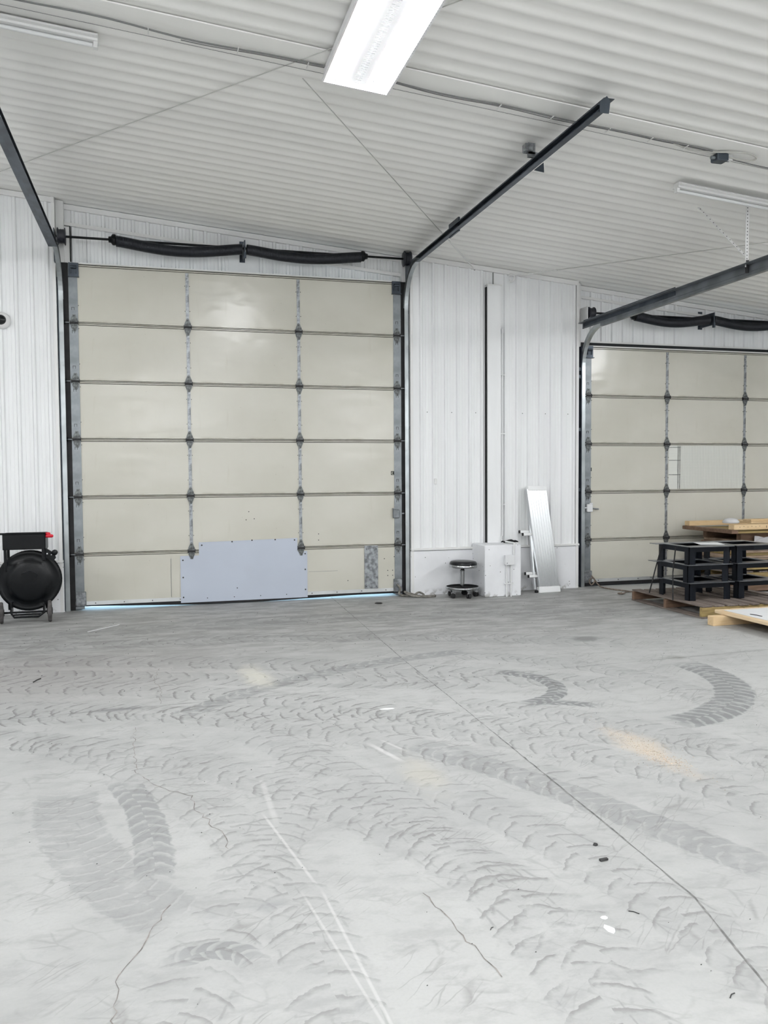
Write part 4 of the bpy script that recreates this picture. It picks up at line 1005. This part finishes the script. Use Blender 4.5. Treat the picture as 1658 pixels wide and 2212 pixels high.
pw.f = [(j * (nx + 1) + i, j * (nx + 1) + i + 1, (j + 1) * (nx + 1) + i + 1, (j + 1) * (nx + 1) + i) for j in range(ny) for i in range(nx)]; pw.mi = [0] * len(pw.f); pw.sm = [False] * len(pw.f)
o = pw.build('plastic_wrap', mat('cloudy_film', (.45, .44, .45), .2)); md = o.modifiers.new('s', 'SOLIDIFY'); md.thickness = .003; tag(o, 'crumpled grey plastic film hanging over the board bundles', 'film')
bz = lz + .002
crt = thing('timber_skid', 'fresh yellow timber skid on a dark brown bearer topping the right-hand stack', 'skid', (7.0, -.9, bz))
MB().bbox((6.66, -1.02, bz), (7.95, -.94, bz + .10), .004).build('bearer', RUSTW, crt); MB().bbox((6.66, -.40, bz), (7.95, -.32, bz + .10), .004).build('bearer', RUSTW, crt)
MB().bbox((6.44, -1.14, bz + .10), (6.53, -.20, bz + .145), .004).build('cross_bearer', RUSTW, crt)
MB().bbox((6.53, -1.13, bz + .10), (7.95, -.22, bz + .125), .004).build('dark_deck', OLDX, crt)
MB().bbox((6.46, -1.15, bz + .146), (7.95, -1.05, bz + .205), .004).build('yellow_beam', PINEX, crt, label='fresh yellow pine beam')
MB().bbox((6.46, -.32, bz + .146), (7.95, -.22, bz + .205), .004).build('yellow_beam', PINEX, crt, label='fresh yellow pine beam')
nl = MB()
for k in range(6): nl.cyl((6.54 + k * .055, -1.153, bz + .178 + .006 * (k % 2)), (6.54 + k * .055, -1.149, bz + .178 + .006 * (k % 2)), .004, 6)
for k, x in enumerate((6.905, 6.93, 6.95, 6.965)): nl.box((x, -1.1525, bz + .163), (x + (.012 if k % 2 else .005), -1.1495, bz + .190))
nl.build('nail_marks', SCREW, crt, kind='stuff')
fz = bz + .206
tag(MB().lathe((6.66, -.84, fz - .0), (0, 0, 1), [(.09, 0), (.10, .02), (.07, .05), (.03, .062), (0, .064)], 14).build('plastic_bag', PLASTIC), 'small crumpled white bag on top of the timber skid', 'bag')
tag(MB().bbox((6.86, -.95, fz), (7.9, -.65, fz + .02), .003).bbox((6.86, -.95, fz + .021), (7.9, -.80, fz + .045), .003).build('loose_board', PINEX), 'loose pale boards lying on top of the timber skid', 'board')
# new pine skid in front
sk = thing('pine_skid', 'fresh pine skid with white sheet at the right edge, front of the frames', 'skid', (5.7, -3.1, 0))
MB().bbox((4.955, -2.775, 0), (6.3, -2.69, .088), .004).build('runner', PINEX, sk); MB().bbox((4.955, -3.72, 0), (6.3, -3.64, .088), .004).build('runner', PINEX, sk)
for k in range(7):
    x = 5.10 + k * .165
    MB().bbox((x, -3.85 - .0 * k, .089), (x + .155, -2.60, .122), .004).build('deck_board', PINE, sk)
sh = MB().box((5.145, -3.80, .123), (6.25, -2.68, .126)).build('sheet', PAPER, sk, label='white plastic sheet')
MB().tube([(5.215, -2.95, .128), (5.225, -3.03, .131), (5.235, -3.08, .128)], .004, 6).build('strap_end', SCREW, sk)
for k, (cx, cy, rx, nm) in enumerate(((5.86, -2.98, .36, 'lower'), (5.94, -2.93, .32, 'upper'))):
    pts = []
    for i in range(41):
        a = 2 * PI * i / 40; q = 1 + .06 * math.sin(3 * a + k)
        pts.append((cx + rx * q * math.cos(a), cy + .22 * q * math.sin(a), .149 + k * .046 + .006 * math.sin(4 * a)))
    o = MB().tube(pts, .016, 7).build('rubber_ring', mat('gloss_black', (.012, .013, .014), .25)); tag(o, f'{nm} black flattened rubber loop lying on the white sheet of the pine skid', 'ring', 'black rubber loops')

# ropes at door corners
def rope(pts, r, m, name, label):
    o = MB().tube(smooth_pts(pts, 7), r, 7).build(name, m); tag(o, label, 'rope'); return o
rope([(2.70, -.05, .14), (2.73, -.08, .09), (2.71, -.10, .03), (2.78, -.16, .015), (2.86, -.20, .03), (2.93, -.17, .05), (2.98, -.20, .02), (2.90, -.25, .012), (2.80, -.22, .03), (2.76, -.15, .06), (2.83, -.12, .035), (2.95, -.28, .012), (3.08, -.27, .012)], .012, ROPE, 'rope', 'grey rope bundled at the right foot of the large left door')
rope([(3.08, -.27, .012), (3.10, -.24, .014), (2.98, -.24, .012), (2.90, -.21, .013)], .011, ROPE, 'rope', 'short doubled end of grey rope on the floor nearest the stool')
rope([(5.24, -.05, .14), (5.27, -.08, .08), (5.22, -.09, .03), (5.20, -.07, .08), (5.26, -.06, .11), (5.29, -.12, .04), (5.30, -.22, .012), (5.34, -.42, .012), (5.42, -.62, .012), (5.36, -.66, .014), (5.25, -.76, .012), (5.20, -.74, .014), (5.27, -.70, .012)], .0085, ROPEB, 'rope', 'brown rope hanging from the foot of the right door and trailing over the floor')
rope([(5.36, -.66, .022), (5.46, -.70, .012), (5.47, -.86, .012), (5.52, -.95, .014), (5.50, -1.05, .012)], .0085, ROPEB, 'rope', 'brown rope tail reaching from the right door to the weathered pallet')

# ------------------------------------------------------------------ debris
random.seed(11)
def chip(name, label, cat, x, y, sx, sy, h, m, rot=0.0, n=7):
    mb = MB(); pts = [(x + (sx * math.cos(a) * q), y + (sy * math.sin(a) * q)) for a, q in [(2 * PI * k / n + rot, random.uniform(.7, 1.1)) for k in range(n)]]
    z0, z1 = .0006, h
    vs = [(a, b, z0) for a, b in pts] + [(x + (a - x) * .8, y + (b - y) * .8, z1 * random.uniform(.6, 1)) for a, b in pts]
    mb.add(vs, [tuple(range(n - 1, -1, -1)), tuple(range(n, 2 * n))] + [(i, (i + 1) % n, n + (i + 1) % n, n + i) for i in range(n)])
    tag(mb.build(name, m), label, cat)
DARKD = mat('dark_scrap', (.03, .03, .03), .7)
bb = MB().bbox((0, 0, 0), (.034, .012, .008), .001).build('black_scrap', DARKD); bb.location = (1.548, -6.628, .0005); bb.rotation_euler = (0, 0, .08); tag(bb, 'small black rectangular scrap on the floor left of the long joint', 'scrap')
chip('pebble', 'dark crumb on the floor just above the black rectangular scrap', 'crumb', 1.60, -6.50, .012, .010, .008, DARKD)
chip('paper_scrap', 'larger torn white paper scrap on the near floor', 'paper', 1.345, -7.035, .016, .028, .003, PAPER)
chip('paper_scrap', 'smaller white paper scrap beyond the larger torn one', 'paper', 1.362, -6.97, .014, .012, .002, PAPER)
chip('dry_leaf', 'dark dry leaf on the floor before the right corner of the large door', 'leaf', 2.35, -.53, .05, .05, .012, DARKD, n=9)
chip('paint_flake', 'white paint flakes on the floor right of the middle joint', 'flake', 1.335, -4.50, .06, .02, .002, PAPER)
def stick(label, x, y, L, a, r=.0022, m=DARKD):
    dx, dy = math.cos(a) * L / 2, math.sin(a) * L / 2
    tag(MB().tube([(x - dx, y - dy, r), (x, y + .004, r * 1.6), (x + dx, y + dy, r)], r, 5).build('twig', m), label, 'twig')
stick('dark twig on the floor at the left edge of the picture', -.83, -3.13, .10, 1.2, .004)
stick('short thin twig right of the torn paper scraps', 1.47, -6.97, .035, -.8, .0015)
stick('tiny twig near the bottom edge right of centre', 1.49, -7.42, .03, .5, .0015)
stick('tiny curved twig on the floor left of the paper scraps', .99, -6.93, .02, .7, .0012)
wl = MB().box((-.20, -.005, 0), (.20, .005, .004)).build('white_stick', PAPER); wl.location = (-.50, -1.18, .001); wl.rotation_euler = (0, 0, .85); tag(wl, 'thin white strip lying on the floor before the left end of the door', 'strip')
SAW = mat('sawdust_chip', (.60, .50, .39), .9, var=.35, vscale=40)
sd = MB()
for k in range(900):
    u = random.gauss(0, 1); v = random.gauss(0, 1); x = 2.43 + .055 * u + .0 * v; y = -5.56 + .20 * v
    if random.random() < .45: x, y = 2.405 + .045 * u, -5.74 + .09 * v
    s = random.uniform(.0015, .004); a = random.uniform(0, PI); dx, dy = math.cos(a) * s, math.sin(a) * s
    z = random.uniform(.0005, .002)
    sd.add([(x - dx, y - dy, z), (x + dy * .4, y - dx * .4, z), (x + dx, y + dy, z), (x, y, z + s)], [(0, 1, 2), (0, 1, 3), (1, 2, 3), (2, 0, 3)])
tag(sd.build('sawdust', SAW), 'spill of pale sawdust on the floor at the right', 'sawdust', kind='stuff')
gr = MB()
for k in range(500):
    x = random.uniform(-1.5, 4.5); y = random.uniform(-7.6, -.5); s = random.uniform(.001, .0035) * (1 if y < -4 else 1.6); z = .0005
    if y < -2.3 + 0 and x > 4.9: continue
    gr.add([(x - s, y, z), (x, y - s * .6, z), (x + s, y + s * .4, z), (x, y + s * .5, z), (x, y, z + s * .8)], [(0, 1, 4), (1, 2, 4), (2, 3, 4), (3, 0, 4)])
tag(gr.build('grit', DARKD), 'scattered dark grit over the whole concrete floor', 'grit', kind='stuff')
for o in bpy.data.objects:
    if '_base' in o: del o['_base']
